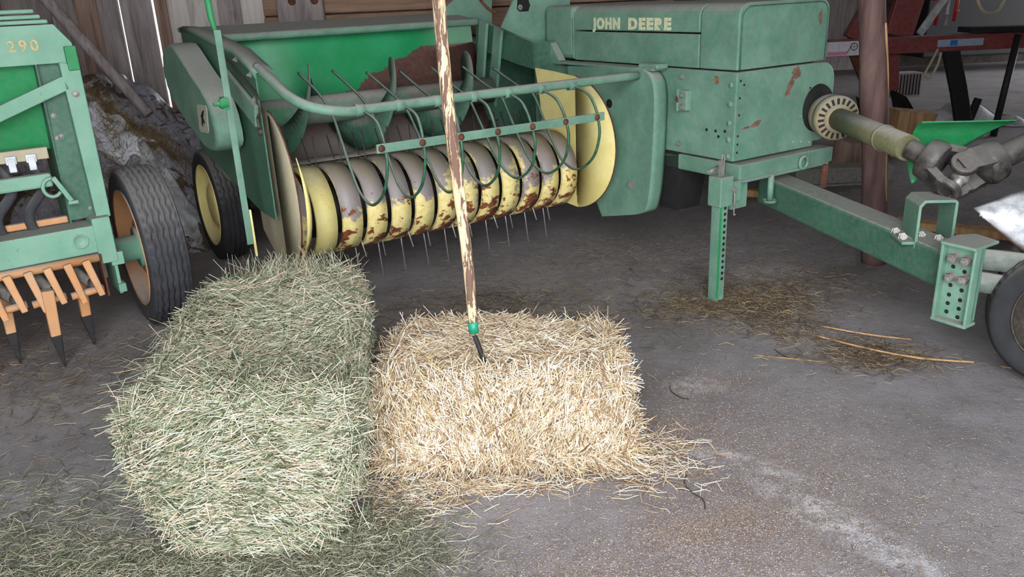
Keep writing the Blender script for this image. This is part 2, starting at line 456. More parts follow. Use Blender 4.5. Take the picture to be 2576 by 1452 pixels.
# hood
hp = round_prof(.12, .77, 1.108, 1.41, .075, .062)
capm = MB().prism(hp, 1, .044, .285).build('hood_front_cap', GREEN, BAL, .006)
m = MB()
rimp = round_prof(.135, .755, 1.113, 1.395, .065, .055)
ring = [(px, .041, pz) for px, pz in rimp]
m.tube(ring, .004, 5)
m.build('hood_face_seam', GREEN_D, capm)
up = round_prof(.12, .77, 1.276, 1.41, .075, .062)
hoodu = MB().prism(up, 1, .293, 1.290).build('hood_upper_panel', GREEN, BAL, .005)
MB().box((.12, .293, 1.108), (.77, 1.290, 1.268)).build('hood_lower_panel', GREEN, BAL, .004)
# rear hood section: lower rear corner rounded on the side
m = MB()
sec = [(1.298, 1.108)]
for i in range(9):
    a = -PI / 2 + PI / 2 * i / 8; sec.append((1.47 + .13 * math.cos(a), 1.238 + .13 * math.sin(a)))
for i in range(7):
    a = PI / 2 * i / 6; sec.append((1.56 + .04 * math.cos(a), 1.365 + .045 * math.sin(a)))
sec.append((1.298, 1.41))
m.prism(sec, 0, .125, .77)
m.build('hood_rear_section', GREEN, BAL, .03)
MB().bar((.119, 1.296, 1.115), (.119, 1.296, 1.345), .012, .006, (1, 0, 0)).build('hood_strap', GREEN, BAL, .002)
Mt = Matrix(((0, 0, -1, .1185), (-1, 0, 0, 1.108), (0, 1, 0, 1.288), (0, 0, 0, 1)))
lettering('JOHN', .076, LETTER, 'lettering', hoodu, Mt, .0045, .0012, 1.25, .235)
Mt2 = Mt.copy(); Mt2[1][3] = .815
lettering('DEERE', .076, LETTER, 'lettering', hoodu, Mt2, .0045, .0012, 1.25, .325)
bpy.context.view_layer.update()
# lower housing
low = MB().box((.12, .04, .677), (.715, 1.25, 1.10)).build('gearbox_housing', GREEN, BAL, .006)
rivets('housing_rivet', GREEN, low, [((.12, .075, z), (-1, 0, 0), .014) for z in (.70, .78, .86, .95, 1.04)] + [((px, .04, pz), (0, -1, 0), .008) for px, pz in ((.56, .72), (.62, .71), (.69, .70), (.60, .84))])
hole_discs('housing_hole_disc', low, [((.145, .0399, z), (0, -1, 0), .006) for z in (.72, .76, .80, .90, .98, 1.06)] + [((.1199, y, z), (-1, 0, 0), .008) for y, z in ((.22, .815), (.16, .815), (.10, .82), (.14, .79))] + [((px, .0399, pz), (0, -1, 0), .006) for px, pz in ((.64, .93), (.66, .98), (.17, 1.04))])
bolts('housing_bolt', STEEL, low, [(p, (-1, 0, 0), .010) for p in ((.12, .40, 1.06), (.12, .41, .72))])
# worn patches on the housing face
RUSTP = plain('worn_rust_patch', s2l(124, 96, 78), .8, .35, 40)
def patch(name, pts, y, mat, parent, axis=1):
    MB().prism(pts, axis, y - .0012, y + .001).build(name, mat, parent)
def blobpoly(cx, cz, rx, rz, n=18, rot=0, jag=.3):
    out = []
    for i in range(n):
        a = 2 * PI * i / n; q = 1 + random.uniform(-jag, jag)
        u, v = rx * q * math.cos(a), rz * q * math.sin(a)
        out.append((cx + u * math.cos(rot) - v * math.sin(rot), cz + u * math.sin(rot) + v * math.cos(rot)))
    return out
patch('worn_patch', blobpoly(.545, 1.065, .035, .03), .0395, RUSTP, low)
patch('worn_patch', blobpoly(.50, 1.0, .018, .055, rot=-.5), .0395, RUSTP, low)
patch('worn_patch', blobpoly(.27, .845, .035, .012, rot=.3), .0395, RUSTP, low)
patch('worn_patch', blobpoly(.20, .835, .03, .006, rot=.1), .0395, RUSTP, low)
patch('worn_patch', blobpoly(.70, 1.32, .013, .035), .0435, RUSTP, capm)
patch('worn_patch', blobpoly(.17, 1.055, .02, .02), .1195, RUSTP, low, 0)
# right side shield with rounded top corner
m = MB(); sp = [(.716, .70), (.716, 1.10)]
for i in range(9):
    a = PI / 2 - PI / 2 * i / 8; sp.append((.78 + .085 * math.cos(a), 1.0 + .095 * math.sin(a)))
sp += [(.865, .80), (.80, .70)]
m.prism(sp, 1, .05, .5)
m.build('side_shield', GREEN, BAL, .006)
# shaft opening: flat dark disc that stands in for its shaded inside
m = MB(); m.lathe([(0, .122), (.006, .120), (.006, .0005)], (.735, .042, .872), (0, -1, 0), 36)
m.build('shaft_opening_disc', DARK, BAL)
# base channel, corner leg, eye ring
m = MB(); m.box((.13, .0, .585), (.84, .10, .665)).box((.10, -.01, .575), (.80, .02, .59)).box((.13, .1, .585), (.22, 1.2, .665))
m.build('base_channel', GREEN, BAL, .012)
m = MB(); m.box((.115, .03, .44), (.225, .1, .60)); m.build('corner_leg', GREEN, BAL, .004)
m = MB(); m.tube([(.585 + .03 * math.cos(a), -.015, .617 + .03 * math.sin(a)) for a in [i * PI / 10 for i in range(21)]], .009, 8)
m.build('eye_ring', GREEN, BAL)
m = MB(); m.tube([(.36, .0, .585), (.36, .0, .455)], .016, 10); m.lathe([(0, .035), (-.012, .035), (-.012, .001)], (.36, 0, .457), (0, 0, 1), 14)
m.build('support_pin', GREEN, BAL)
# clip bracket on the side wall
m = MB(); m.box((.085, .33, .90), (.119, .39, 1.0)).box((.075, .385, .895), (.119, .395, 1.005)); br = m.build('latch_bracket', GREEN, BAL, .004)
bolts('bracket_bolt', STEEL, br, [((.085, .355, z), (-1, 0, 0), .012) for z in (.92, .975)])
MB().prism(blobpoly(.388, .955, .012, .014), 0, .073, .0755).build('worn_patch', RUSTY, br)

# jack stand
jk = MB().box((-.028, -.028, .0), (.028, .028, .56)).build('jack_leg', GREEN, BAL, .004)
hole_discs('jack_hole_disc', jk, [((.008, -.0282, .12 + i * .03), (0, -1, 0), .0085) for i in range(13)])
m = MB(); m.box((-.028 - .001, -.029, 0.02), (-.014, -.0285, .5)); m.build('jack_bright_strip', GREEN_B, jk)
js = MB().box((-.042, -.042, .49), (.042, .042, .635)).box((.042, -.03, .50), (.115, .03, .60)).build('jack_sleeve', GREEN, BAL, .005)
m = MB(); m.tube(smooth_path([(.0, 0, .63), (.0, .0, .72), (.008, 0, .735), (.018, 0, .72), (.02, .0, .60), (.045, -.045, .56), (.05, -.045, .45), (.062, -.045, .445)]), .004, 6)
m.box((-.012, -.008, .62), (.006, .008, .71)); m.build('jack_latch', STEEL, js)
m = MB(); m.tube([(.0, .02, .675), (-.085, -.0, .665)], .010, 8); m.build('jack_handle', STEEL, js)
m = MB(); m.bolt((.045, -.042, .565), (0, -1, 0), .012); m.build('jack_bolt', STEEL, js)

# tongue
T0, T1 = Vector((.55, .16, .465)), Vector((.165, -1.12, .405))
tg = MB().bar(T0, T1, .15, .15).build('tongue', GREEN_D, BAL, .012)  # darker green puts the shade over the tongue into its colour
m = MB(); m.box((.50, -.21, .53), (.52, -.19, .64)); m.tube([(.51, -.2, .53), (.51, -.2, .645)], .012, 8); m.build('tongue_peg', RUSTY, tg)
# hitch plate: upright channel bolted to the side of the tongue end
hx, hy0, hy1 = .085, -1.205, -1.07
m = MB()
m.box((hx, hy0, .235), (hx + .012, hy1, .535))
m.box((hx - .035, hy1 - .012, .235), (hx, hy1, .535)).box((hx - .035, hy0, .235), (hx + .012, hy0 + .010, .535))
m.box((hx - .04, hy0 - .003, .225), (hx + .035, hy1, .237))
m.prism([(hx - .04, hy0), (hx - .04, hy1), (hx + .08, hy1 + .01), (hx + .15, hy1 - .03), (hx + .12, hy0)], 2, .533, .545)
m.box((hx + .012, hy0 + .01, .235), (hx + .05, hy0 + .02, .53))
hit = m.build('hitch_plate', GREEN, BAL, .003)
bolts('hitch_bolt', STEEL, hit, [((hx, y, z), (-1, 0, 0), .017, .03) for y in (-1.112, -1.163) for z in (.482, .405)])
hole_discs('hitch_hole_disc', hit, [((hx, y, z - (.010 if y < -1.12 else 0)), (-1, 0, 0), .0085) for y in (-1.11, -1.155) for z in (.445, .37, .33, .295, .26)])
# drawbar straps running on to the right
for zz, dz in ((.48, -.03), (.39, -.05)):
    m = MB()
    rows = []
    for i in range(13):
        t = i / 12; a = PI / 2 * min(1, max(0, (t - .25) / .5))
        c = Vector((hx + .05 + .42 * t * .62, -1.17 - .42 * t * .75, zz + dz * t))
        u = Vector((0, 0, 1)) * math.cos(a) + Vector((.75, -.62, 0)) * math.sin(a) * .6
        rows.append([c - u * .04, c + u * .04])
    m.sheet(rows, .012); m.build('drawbar_strap', DUSTYS, BAL)
# carrier bracket of the shaft: inverted U standing on the tongue
m = MB()
yb = -.92; xa, xb = .185, .335
def ubr(y0, y1):
    th = .012; poly = [(xa, .455), (xa, .632), (xa + .02, .655), (xb - .01, .655), (xb, .645), (xb, .47), (xb - th, .47), (xb - th, .643), (xa + .026, .643), (xa + th, .625), (xa + th, .455)]
    return poly
m.prism(ubr(0, 0), 1, yb - .05, yb + .10)
m.box((xa - .05, yb - .05, .472), (xa, yb + .1, .484)).box((xb, yb - .05, .472), (xb + .03, yb + .1, .484))
CR = Matrix.Translation((.25, -.9, 0)) @ Matrix.Rotation(math.radians(-38), 4, 'Z') @ Matrix.Translation((-.26, .9, 0))
cb = m.build('shaft_carrier', GREEN, BAL, .003); cb.data.transform(CR)
bolts('carrier_bolt', STEEL, cb, [(CR @ Vector((px, py, .49)), (-.7, -.6, .3), .013, .02) for px, py in ((xa - .03, yb), (xa - .03, yb + .08), (xa + .05, yb + .02), (xb - .05, yb - .03))])
# drive shaft
S0, S1 = Vector((.735, -.02, .845)), Vector((.30, -.74, .822))
sd = (S1 - S0).normalized()
sh = MB().tube([S0, S1], .054, 24).build('drive_shaft_tube', OLIVE, BAL)
m = MB(); m.lathe([(0, .056), (.004, .059), (.012, .059), (.016, .056)], S0 + sd * .62, sd, 24); m.build('shaft_ring', TAN, sh)
bell = MB().lathe([(-.03, .095), (.0, .105), (.05, .108), (.058, .104), (.062, .110), (.10, .112), (.115, .104), (.118, .058)], S0 + sd * .015, sd, 40).build('shaft_bell', TAN, BAL)
m = MB()
uu = sd.orthogonal().normalized(); vv = sd.cross(uu)
for i in range(20):
    a = 2 * PI * i / 20; q = uu * math.cos(a) + vv * math.sin(a); c = S0 + sd * .128
    m.bar(c + q * .07, c + q * .10, .012, .012, sd)
m.build('bell_slot', BLACKM, bell)
m = MB(); m.lathe([(0, .072), (.022, .07), (.024, .054)], S0 + sd * .125, sd, 32); m.build('bell_collar', TAN, bell)
# universal joint
J = Vector((.335, -.955, .735))
def yoke(name, base, d, arm, tail, tail_r, q=1.32):
    d, arm = d.normalized(), arm.normalized()
    m = MB()
    m.tube([base - d * tail, base - d * .09 * q], tail_r, 20)
    m.lathe([(-.125 * q, tail_r), (-.12 * q, .062 * q), (-.085 * q, .068 * q), (-.065 * q, .060 * q), (-.055 * q, .02)], base, d, 24)
    for sg in (-1, 1):
        m.bar(base - d * .095 * q + arm * .038 * q * sg, base - d * .03 * q + arm * .060 * q * sg, .075 * q, .026 * q, arm)
        m.bar(base - d * .04 * q + arm * .060 * q * sg, base + d * .012 * q + arm * .060 * q * sg, .075 * q, .024 * q, arm, .06 * q, .024 * q)
        m.lathe([(-.014, .0005), (-.014, .036 * q), (-.010, .040 * q), (.012, .040 * q), (.017, .036 * q), (.017, .024 * q), (.004, .022 * q), (.004, .0005)], base + arm * .060 * q * sg, arm * sg, 22)
    return m.build(name, YOKE, BAL, .005)
j1 = (J - S1).normalized()
a1_ = Vector((0, 0, 1)).cross(j1).normalized() * .75 + Vector((0, 0, .65))
yoke('joint_yoke', J, j1, a1_ - j1 * a1_.dot(j1), (J - S1).length, .042)
D2 = Vector((.80, -.42, .36)).normalized()
a2_ = j1.cross(a1_); a2_ = a2_ - D2 * a2_.dot(D2)
yoke('joint_yoke', J, -D2, a2_, .62, .050)
m = MB(); m.tube([J + a1_.normalized() * .058, J - a1_.normalized() * .058], .021, 12); m.tube([J + a2_.normalized() * .058, J - a2_.normalized() * .058], .021, 12)
m.lathe([(-.034, .001), (-.025, .034), (.025, .034), (.034, .001)], J, a1_, 14)
m.build('joint_cross', STEEL, BAL)
# half-round guard over the joint
m = MB(); rows = []
gd = Vector((.80, -.60, .0)).normalized(); gu = Vector((0, 0, 1)); gb = Vector((.60, .80, 0))
GC = Vector((.36, -.86, .775))
for i in range(15):
    t = i / 14; row = []
    a0, a1 = math.radians(108), math.radians(114 + 128 * (1 - t) ** .75)
    rr = .145 - .02 * t
    for k in range(13):
        a = a0 + (a1 - a0) * k / 12
        cc_ = GC + gd * (-.085 + .37 * t) + gu * (.02 + .015 * t)
        row.append(cc_ - gb * math.cos(a) * rr + gu * math.sin(a) * rr)
    rows.append(row)
m.sheet(rows, .004); m.build('joint_guard', GREEN_B, BAL)

# pickup: end discs, bands, tines
PY, PZ, PR = 1.17, .52, .22
def band(x0, w, yc=PY, zc=PZ, r=PR, n=26):
    m = MB(); th = .006; rows = []
    a0, a1 = math.radians(70), math.radians(285)
    for i in range(n + 1):
        a = a0 + (a1 - a0) * i / n
        c, s_ = math.cos(a), math.sin(a)
        rows.append([(x0, yc + (r - .012) * c, zc + (r - .012) * s_), (x0, yc + r * c, zc + r * s_), (x0 + w, yc + r * c, zc + r * s_), (x0 + w, yc + (r - .012) * c, zc + (r - .012) * s_)])
    v = [p for r_ in rows for p in r_]; f = []
    for i in range(n):
        for j in range(3): f.append((i * 4 + j, i * 4 + j + 1, (i + 1) * 4 + j + 1, (i + 1) * 4 + j))
    m.add(v, f, True)
    m.add([(q[0], PY + (q[1] - PY) * .97, PZ + (q[2] - PZ) * .97) for q in v], [t[::-1] for t in f], True)
    # back tail running up to the trough
    top = [(x0, yc + r * math.cos(a0), zc + r * math.sin(a0)), (x0 + w, yc + r * math.cos(a0), zc + r * math.sin(a0))]
    m.add(top + [(x0 + w, yc + .34, zc + .20), (x0, yc + .34, zc + .20)] + [(p[0], p[1], p[2] - th) for p in top] + [(x0 + w, yc + .34, zc + .194), (x0, yc + .34, zc + .194)],
          [(0, 1, 2, 3), (7, 6, 5, 4), (0, 4, 5, 1), (1, 5, 6, 2), (2, 6, 7, 3), (3, 7, 4, 0)])
    return m
x0b = -1.575 - .100 - .131
for i in range(13):
    b_ = band(x0b + i * .131, .102 if i < 12 else .102).build('pickup_band', BANDM if i != 1 else YELLOW, BAL)
    b_.modifiers.new('weld', 'WELD').merge_threshold = .00001
drum = MB().lathe([(0, .13), (1.66, .13)], (-1.79, PY, PZ), (1, 0, 0), 24).build('pickup_reel', BLACKM, BAL)
# spring tines in each gap: raked positions of four bars
for i in range(12):
    xg = x0b + .102 + i * .131 + .0145
    for kk, (ang, ln) in enumerate(((-78, .40), (-52 - (i % 2) * 14, .30), (160, .30), (64, .37), (88, .36))):
        a = math.radians(ang); d = Vector((0, -math.cos(a), math.sin(a)))
        if ang in (64, 88): d = Vector((0, math.cos(a), math.sin(a)))
        base = Vector((xg + (.004 if kk % 2 else -.004), PY, PZ)) + d * .10
        tip = Vector((xg + random.uniform(-.006, .006), PY, PZ)) + d * ln + Vector((0, .02, 0))
        MB().tube([base, base.lerp(tip, .5), tip], .0034, 5).build('spring_tine', CHROME if kk < 3 else RODM, BAL)
def disc(x, flip, name):
    yc, zc, r = 1.045, .68, .372
    m = MB(); rows = []
    pts_f, n = [], 26
    # front part, creased outwards
    A = [math.radians(98 + (262 - 98) * i / n) for i in range(n + 1)]
    outer = [(yc + r * math.cos(a), zc + r * math.sin(a)) for a in A]
    crease = .99
    def fl(y): return x + flip * .05 * max(0, crease - y)
    rows = [[(fl(y), y, z), (fl(crease), crease, zc + (z - zc) * .96)] for y, z in outer]
    m.sheet(rows, .005)
    back = [(crease, zc + .367), (1.2, zc + .385), (1.385, zc + .395), (1.345, zc + .22), (1.33, zc + .10), (1.36, zc), (1.34, zc - .25), (1.15, zc - .36), (crease, zc - .37)]
    m.prism(back, 0, x, x + .005)
    o = m.build(name, YELLOW if flip > 0 else CREAM, BAL)
    e = MB().tube([(fl(y), y, z) for y, z in outer], .004, 6).build('rusty_edge', RUSTY, o)
    MB().bar((x - .001, crease, zc - .3), (x - .001, crease, zc + .33), .014, .004, (1, 0, 0)).build('crease_rust', RUSTY, o) if flip > 0 else None
    return o
disc(-.10, 1, 'pickup_end_disc')
disc(-1.82, -1, 'pickup_end_disc')
# front edge of left disc turned inwards: yellow lip
m = MB(); rows = []
for i in range(14):
    a = math.radians(150 + 95 * i / 13); w_ = .022 * math.sin(PI * i / 13)
    rows.append([(-1.80, 1.045 + .35 * math.cos(a), .69 + .36 * math.sin(a)), (-1.80 + w_ + .002, 1.045 + .345 * math.cos(a), .69 + .355 * math.sin(a))])
m.sheet(rows, .003); m.build('disc_lip', YELLOW, BAL)

# green shield beside the pickup with curled front flange
m = MB()
fp = [(1.20, 1.085), (.66, 1.105), (.56, 1.095), (.505, 1.06), (.48, 1.0), (.475, .86), (.49, .55), (.515, .40), (.55, .345), (.64, .315), (.895, .255), (1.0, .42), (1.1, .5), (1.2, .6)]
m.prism(fp, 0, .0, .006)
rows = []
sp_ = [Vector((0, a, b)) for a, b in fp[1:10]]
for p in smooth_path(sp_, 4):
    nrm_y = -1 if p.z < 1.06 else 0
    rows.append([(.0, p.y, p.z), (.035, p.y + nrm_y * .004, p.z + .002), (.075, p.y, p.z), (.105, p.y + .01, p.z - .004)])
m.sheet(rows, .004)
flp = m.build('pickup_side_shield', GREEN, BAL)
MB().lathe([(0, .024), (-.0015, .024), (-.002, .0005)], (.0, .828, .905), (1, 0, 0), 20, False).build('shield_hole_disc', DARK, flp)  # dark disc paints the shade inside the hole
m = MB(); m.bolt((.0, .636, .485), (-1, -.2, 0), .018, .02); m.build('shield_bolt', STEEL, flp)
# top rail of the shield arm
m = MB(); m.box((.01, .50, 1.09), (.1, 1.36, 1.105)); m.box((.02, .48, 1.10), (.10, .62, 1.125)); m.build('shield_arm', GREEN, BAL, .006)
# wind guard pipe
pipe = smooth_path([(-1.83, 1.02, 1.235), (-1.825, .86, 1.19), (-1.81, .72, 1.135), (-1.75, .63, 1.09), (-1.62, .60, 1.06), (-1.50, .60, 1.058), (-.9, .60, 1.063), (.0, .60, 1.066)], 8)
wg = MB().tube(pipe, .022, 14).build('wind_guard_pipe', GREEN, BAL)
rodp = [(.6, 1.055), (.50, 1.03), (.455, .99), (.42, .92), (.405, .83), (.45, .72), (.57, .648), (.69, .682), (.78, .775), (.88, .905), (.97, 1.0), (1.12, 1.08), (1.36, 1.16)]
for i in range(7):
    xr = -1.55 + i * .186; j = random.uniform(-.012, .012)
    n_ = len(rodp)
    pts = [(xr + .012 + (.01 * math.sin(k * .7 + i)), y + j * (k / n_), z + j * (k / n_) - (.05 * i / 6 if k > 10 else 0)) for k, (y, z) in enumerate(rodp)]
    rd = MB().tube(smooth_path(pts, 6), .0068, 8).build('guard_rod', RODG, BAL)
    MB().lathe([(-.02, .024), (-.018, .026), (.018, .026), (.02, .024)], (xr, .6, 1.0585), (1, 0, 0), 14).build('rod_clamp', GREEN, rd)
gbar = MB().box((-1.575, .400, .902), (-.385, .410, .940)).build('guard_cross_bar', GREEN, BAL, .002)
rivets('cross_bar_bolt', RUSTY, gbar, [((-1.554 + .187 * i, .400, .921), (0, -1, 0), .016) for i in range(7)])

# auger house
m = MB(); rows = []
prof = [(2.19, 1.325), (2.17, 1.2), (2.15, 1.05), (2.12, .9), (2.06, .76), (1.96, .66), (1.82, .615), (1.66, .62), (1.52, .68)]
for p in smooth_path([(0, a, b) for a, b in prof], 4): rows.append([(-1.84, p.y, p.z), (-1.2, p.y, p.z), (-.6, p.y, p.z), (-.05, p.y, p.z)])
m.sheet(rows, .004); m.build('auger_trough', TROUGH, BAL)
m = MB(); m.prism([(2.09, 1.318), (2.09, 1.338), (2.42, 1.385), (2.42, 1.365)], 0, -1.84, -.06); m.tube([(-1.84, 2.085, 1.325), (-.06, 2.085, 1.325)], .022, 12)
m.build('trough_rim', GREEN, BAL, .004)
aug = MB().lathe([(0, .001), (0, .078), (1.66, .078), (1.66, .001)], (-1.82, 1.80, .925), (1, 0, 0), 28).build('auger_tube', paint('worn_auger_paint', s2l(52, 124, 88), s2l(106, 90, 88), dustall=.3, dusttop=1.0, rust=.66), BAL)
m = MB(); rows = []
turns = 3.12; n = int(turns * 40)
for i in range(n + 1):
    xx = -1.78 + 1.56 * i / n; a = -2 * PI * (xx + 1.33) / .5 + PI / 2
    rows.append([(xx, 1.80 + .078 * math.cos(a), .925 + .078 * math.sin(a)), (xx + .01, 1.80 + .25 * math.cos(a), .925 + .25 * math.sin(a))])
m.sheet(rows, .005); m.build('auger_flight', GREEN_D, BAL)
m = MB(); m.sheet([[(-1.80, y, z), (-.10, y, z)] for y, z in ((1.28, .735), (1.4, .73), (1.52, .70), (1.55, .68))], .004); m.build('pickup_floor', plain('dusty_sheet_metal', s2l(128, 122, 120), .7, .2, 12), BAL)
# left end sheet with rolled flange
m = MB()
es = [(2.25, 1.385), (2.0, 1.38), (1.27, 1.295), (.98, 1.215), (.97, 1.19), (.97, .56), (1.2, .56), (1.71, .645), (2.25, .74)]
m.prism(es, 0, -1.86, -1.853)
esh = m.build('end_sheet', GREEN_D, BAL)
m = MB()
rows = [[(-1.862, y, z - .02), (-1.862, y, z + .004), (-1.84, y - .004, z + .012), (-1.775, y, z + .006)] for y, z in ((2.26, 1.385), (2.0, 1.38), (1.27, 1.295), (1.05, 1.238), (.96, 1.212))]
m.sheet(rows, .004); m.build('sheet_flange', GREEN, esh)
bolts('sheet_bolt', STEEL, esh, [((-1.861, y, z), (-1, 0, 0), .010) for y, z in ((1.22, 1.262), (1.03, 1.205), (1.02, 1.10), (1.3, 1.12))])
m = MB()
m.bar((-1.874, 1.40, 1.17), (-1.874, .98, 1.03), .02, .10, (0, 0, 1)); m.build('sheet_stiffener', GREEN, esh, .004)
m = MB(); m.tube(smooth_path([(-1.875, 1.36, 1.275), (-1.878, 1.30, 1.255), (-1.878, .98, 1.15), (-1.88, .90, 1.115), (-1.88, .90, 1.06), (-1.885, .93, 1.03), (-1.885, .93, .985)], 4), .0065, 6)
m.lathe([(-.006, .016), (.006, .016)], (-1.885, .93, .97), (1, 0, 0), 10); m.build('hook_rod', RODM, BAL)
# upright crank bar
m = MB(); m.box((-1.995, 1.0, .46), (-1.970, 1.007, 1.40)).box((-1.972, 1.0, .46), (-1.966, 1.037, 1.40)); ub = m.build('upright_bar', GREEN, BAL, .002)
m = MB(); m.tube([(-1.982, 1.01, 1.36), (-1.99, 1.03, 1.45), (-2.0, 1.08, 2.0)], .014, 10, radii=[.006, .014, .015]); m.build('upright_lever', GREEN_B, ub)
m = MB(); m.lathe([(0, .02), (.03, .022), (.035, .01), (.06, .008)], (-1.99, .995, 1.10), (-1, -.2, 0), 10); m.box((-2.01, .985, 1.075), (-1.985, 1.03, 1.125)); m.build('lock_knob', GREEN_B, ub, .004)
MB().box((-1.965, 1.0, .40), (-1.955, 1.015, .62)).build('yellow_stay', YELLOW, BAL, .002)
# belt shield (rounded housing) with decal
so = [(2.06, 1.30), (1.95, 1.322), (1.85, 1.318), (1.77, 1.29), (1.696, 1.256), (1.54, 1.188), (1.385, 1.132), (1.30, 1.085), (1.25, 1.02), (1.226, .95), (1.23, .90), (1.265, .868), (1.33, .845), (1.41, .838), (1.51, .848), (1.816, .93), (2.10, 1.04), (2.17, 1.10), (2.19, 1.18), (2.15, 1.26)]
m = MB(); ctr = (1.68, 1.07)
def ringat(x, k): return [(x, ctr[0] + (y - ctr[0]) * k, ctr[1] + (z - ctr[1]) * k) for y, z in so]
L_ = [ringat(-1.88, 1.0), ringat(-1.975, 1.0), ringat(-1.99, .99), ringat(-1.999, .965), ringat(-2.002, .93)]
n = len(so); v = [p for r in L_ for p in r]
f = [(i * n + j, i * n + (j + 1) % n, (i + 1) * n + (j + 1) % n, (i + 1) * n + j) for i in range(len(L_) - 1) for j in range(n)]
m.add(v, f, True); m.f.append([4 * n + j for j in range(n)]); m.sm.append(False)
bs = m.build('belt_shield', GREEN, BAL)
dc = MB().prism([(1.49, 1.054), (1.33, 1.062), (1.316, 1.05), (1.35, .945), (1.367, .93), (1.515, .92), (1.532, .932), (1.505, 1.045)], 0, -2.0045, -2.0015).build('decal', plain('decal_cream', s2l(176, 178, 158), .6, .15, 60), bs)
stag = [(1.69, .935), (1.675, .965), (1.685, .975), (1.66, .99), (1.63, 1.005), (1.60, 1.01), (1.625, .985), (1.64, .97), (1.62, .955), (1.63, .94), (1.645, .95), (1.66, .945), (1.67, .925)]
MB().prism([(y - .23, z + .027) for y, z in stag], 0, -2.0058, -2.0044).build('decal_mark', BLACKM, dc)
# wheel of the baler
tyre(-1.84, .17, .345, BAL, RUBBER_D, (2.45, .345), 4, bead=.245)
rm = rim(-1.84, .17, .24, BAL, YELLOW, (2.45, .345), .05)
MB().tube([(-1.78, 2.45, .345), (.3, 2.45, .345)], .035, 12).build('axle', GREEN_D, BAL)
# bale chamber and feed opening
m = MB(); m.prism([(2.11, 1.35), (1.455, 1.215), (1.455, 1.06), (1.62, 1.08), (2.11, 1.16)], 0, -.06, -.052); m.build('feed_side_sheet', GREEN_D, BAL)  # shade on this sheet is put into its darker green
m = MB(); m.box((-.055, 1.448, .36), (.10, 1.456, 1.215)); m.build('feed_front_sheet', GREEN_D, BAL)
m = MB(); m.bar((-.06, 2.11, 1.352), (-.06, 1.455, 1.217), .012, .006); m.build('feed_sheet_edge', GREEN, BAL)
for (y0, z0, y1, z1) in ((1.95, 1.33, 2.06, .85), (1.78, 1.29, 1.90, .82)):
    m = MB(); m.bar((-.09, y0, z0), (-.09, y1, z1), .02, .09, (0, 0, 1)); m.build('feed_brace', GREEN, BAL, .004)
m = MB(); m.box((.10, 1.46, .40), (.60, 2.55, .41)).box((.59, 1.46, .40), (.60, 2.55, 1.20)).box((-.05, 1.46, 1.19), (.60, 2.55, 1.20)).box((-.05, 2.12, .40), (.60, 2.13, 1.2)); m.build('bale_chamber', GREEN_D, BAL)
m = MB(); m.prism([(-.165, 1.30), (-.02, 1.53), (.35, 1.53), (.35, 1.0), (.13, 1.0), (.06, 1.205)], 1, 1.63, 1.645); pl_ = m.build('chamber_front_plate', GREEN, BAL)
m = MB(); m.prism([(-.05, 1.40), (-.03, 1.385), (.03, 1.385), (.045, 1.42), (.02, 1.48), (-.04, 1.48)], 1, 1.625, 1.631); m.build('plate_cutout_patch', DARK, pl_)  # thin dark sheet paints the shade of a cutout
MB().bolt((-.03, 1.624, 1.41), (0, -1, 0), .012).build('plate_bolt', STEEL, pl_)
m = MB(); m.prism([(-.30, 1.33), (-.08, 1.47), (.05, 1.70), (.22, 1.70), (.20, 1.30)], 1, 2.32, 2.335); m.build('rear_plate', GREEN, BAL)
m = MB(); m.tube(smooth_path([(-.14, 2.0, 1.75), (-.12, 1.95, 1.5), (-.10, 1.9, 1.42), (-.05, 1.88, 1.38)]), .011, 6); m.build('chain', RUSTY, BAL)
m = MB(); m.prism([(1.459, 1.215), (1.34, 1.08), (1.20, 1.075), (1.20, 1.06), (1.459, .9)], 0, .06, .11); m.build('feed_gusset', GREEN, BAL, .004)
m = MB(); m.box((.13, .42, .36), (.30, .75, .68)); m.prism([(.13, .68), (.40, .68), (.33, .36), (.18, .36)], 1, .45, .50); m.build('gear_foot', BLACKM, BAL)
m = MB(); m.lathe([(0, .03), (.12, .03), (.125, .045), (.16, .045), (.17, .03), (.2, .03)], (-.38, 1.42, .60), (0, 0, 1), 16); m.build('feed_spindle', BLACKM, BAL)

# ------------------------------------------------------------------ the seed drill
DR = empty('seed_drill', (-1.78, 3.65, 0), math.radians(35.5))
tag(DR, 'pale green seed drill with orange coulters at the left edge', 'seed drill')
pn = MB().prism([(-1.0, 1.295), (-1.0, 1.452), (-.10, 1.452), (-.045, 1.375), (-.032, 1.27), (-.105, 1.27), (-.112, 1.295)], 1, .0, .012).build('hopper_panel', DGREEN, DR, .003)
Md = Matrix(((1, 0, 0, -.285), (0, 0, -1, -.001), (0, 1, 0, 1.352), (0, 0, 0, 1)))
lettering('290', .062, STENCIL, 'stencil_number', pn, Md, .0005, .0008, 1.35)
for i, (x1, z0) in enumerate(((-.115, 1.455), (-.135, 1.475), (-.15, 1.497))):
    MB().box((-1.0, .01 + .03 * i, z0), (x1, .3, z0 + .017)).build('lid_ridge', DGREEN, DR, .006)
MB().box((-1.0, .02, 1.44), (-.12, .5, 1.452)).build('hopper_top', DGREEN, DR, .003)
MB().prism([(.06, 1.295), (.14, .93), (.145, .93), (.45, 1.44), (.45, 1.295)], 0, -1.0, -.2).build('hopper_front', GREEN_B, DR)
MB().prism([(.0, 1.295), (.05, .60), (.30, .60), (.45, 1.44), (.1, 1.44)], 0, -.2, -.193).build('hopper_end', GREEN_D, DR)
MB().prism([(-.20, 1.295), (-.10, 1.295), (-.075, .62), (-.20, .62)], 1, .035, .042).build('end_panel', GREEN_D, DR)
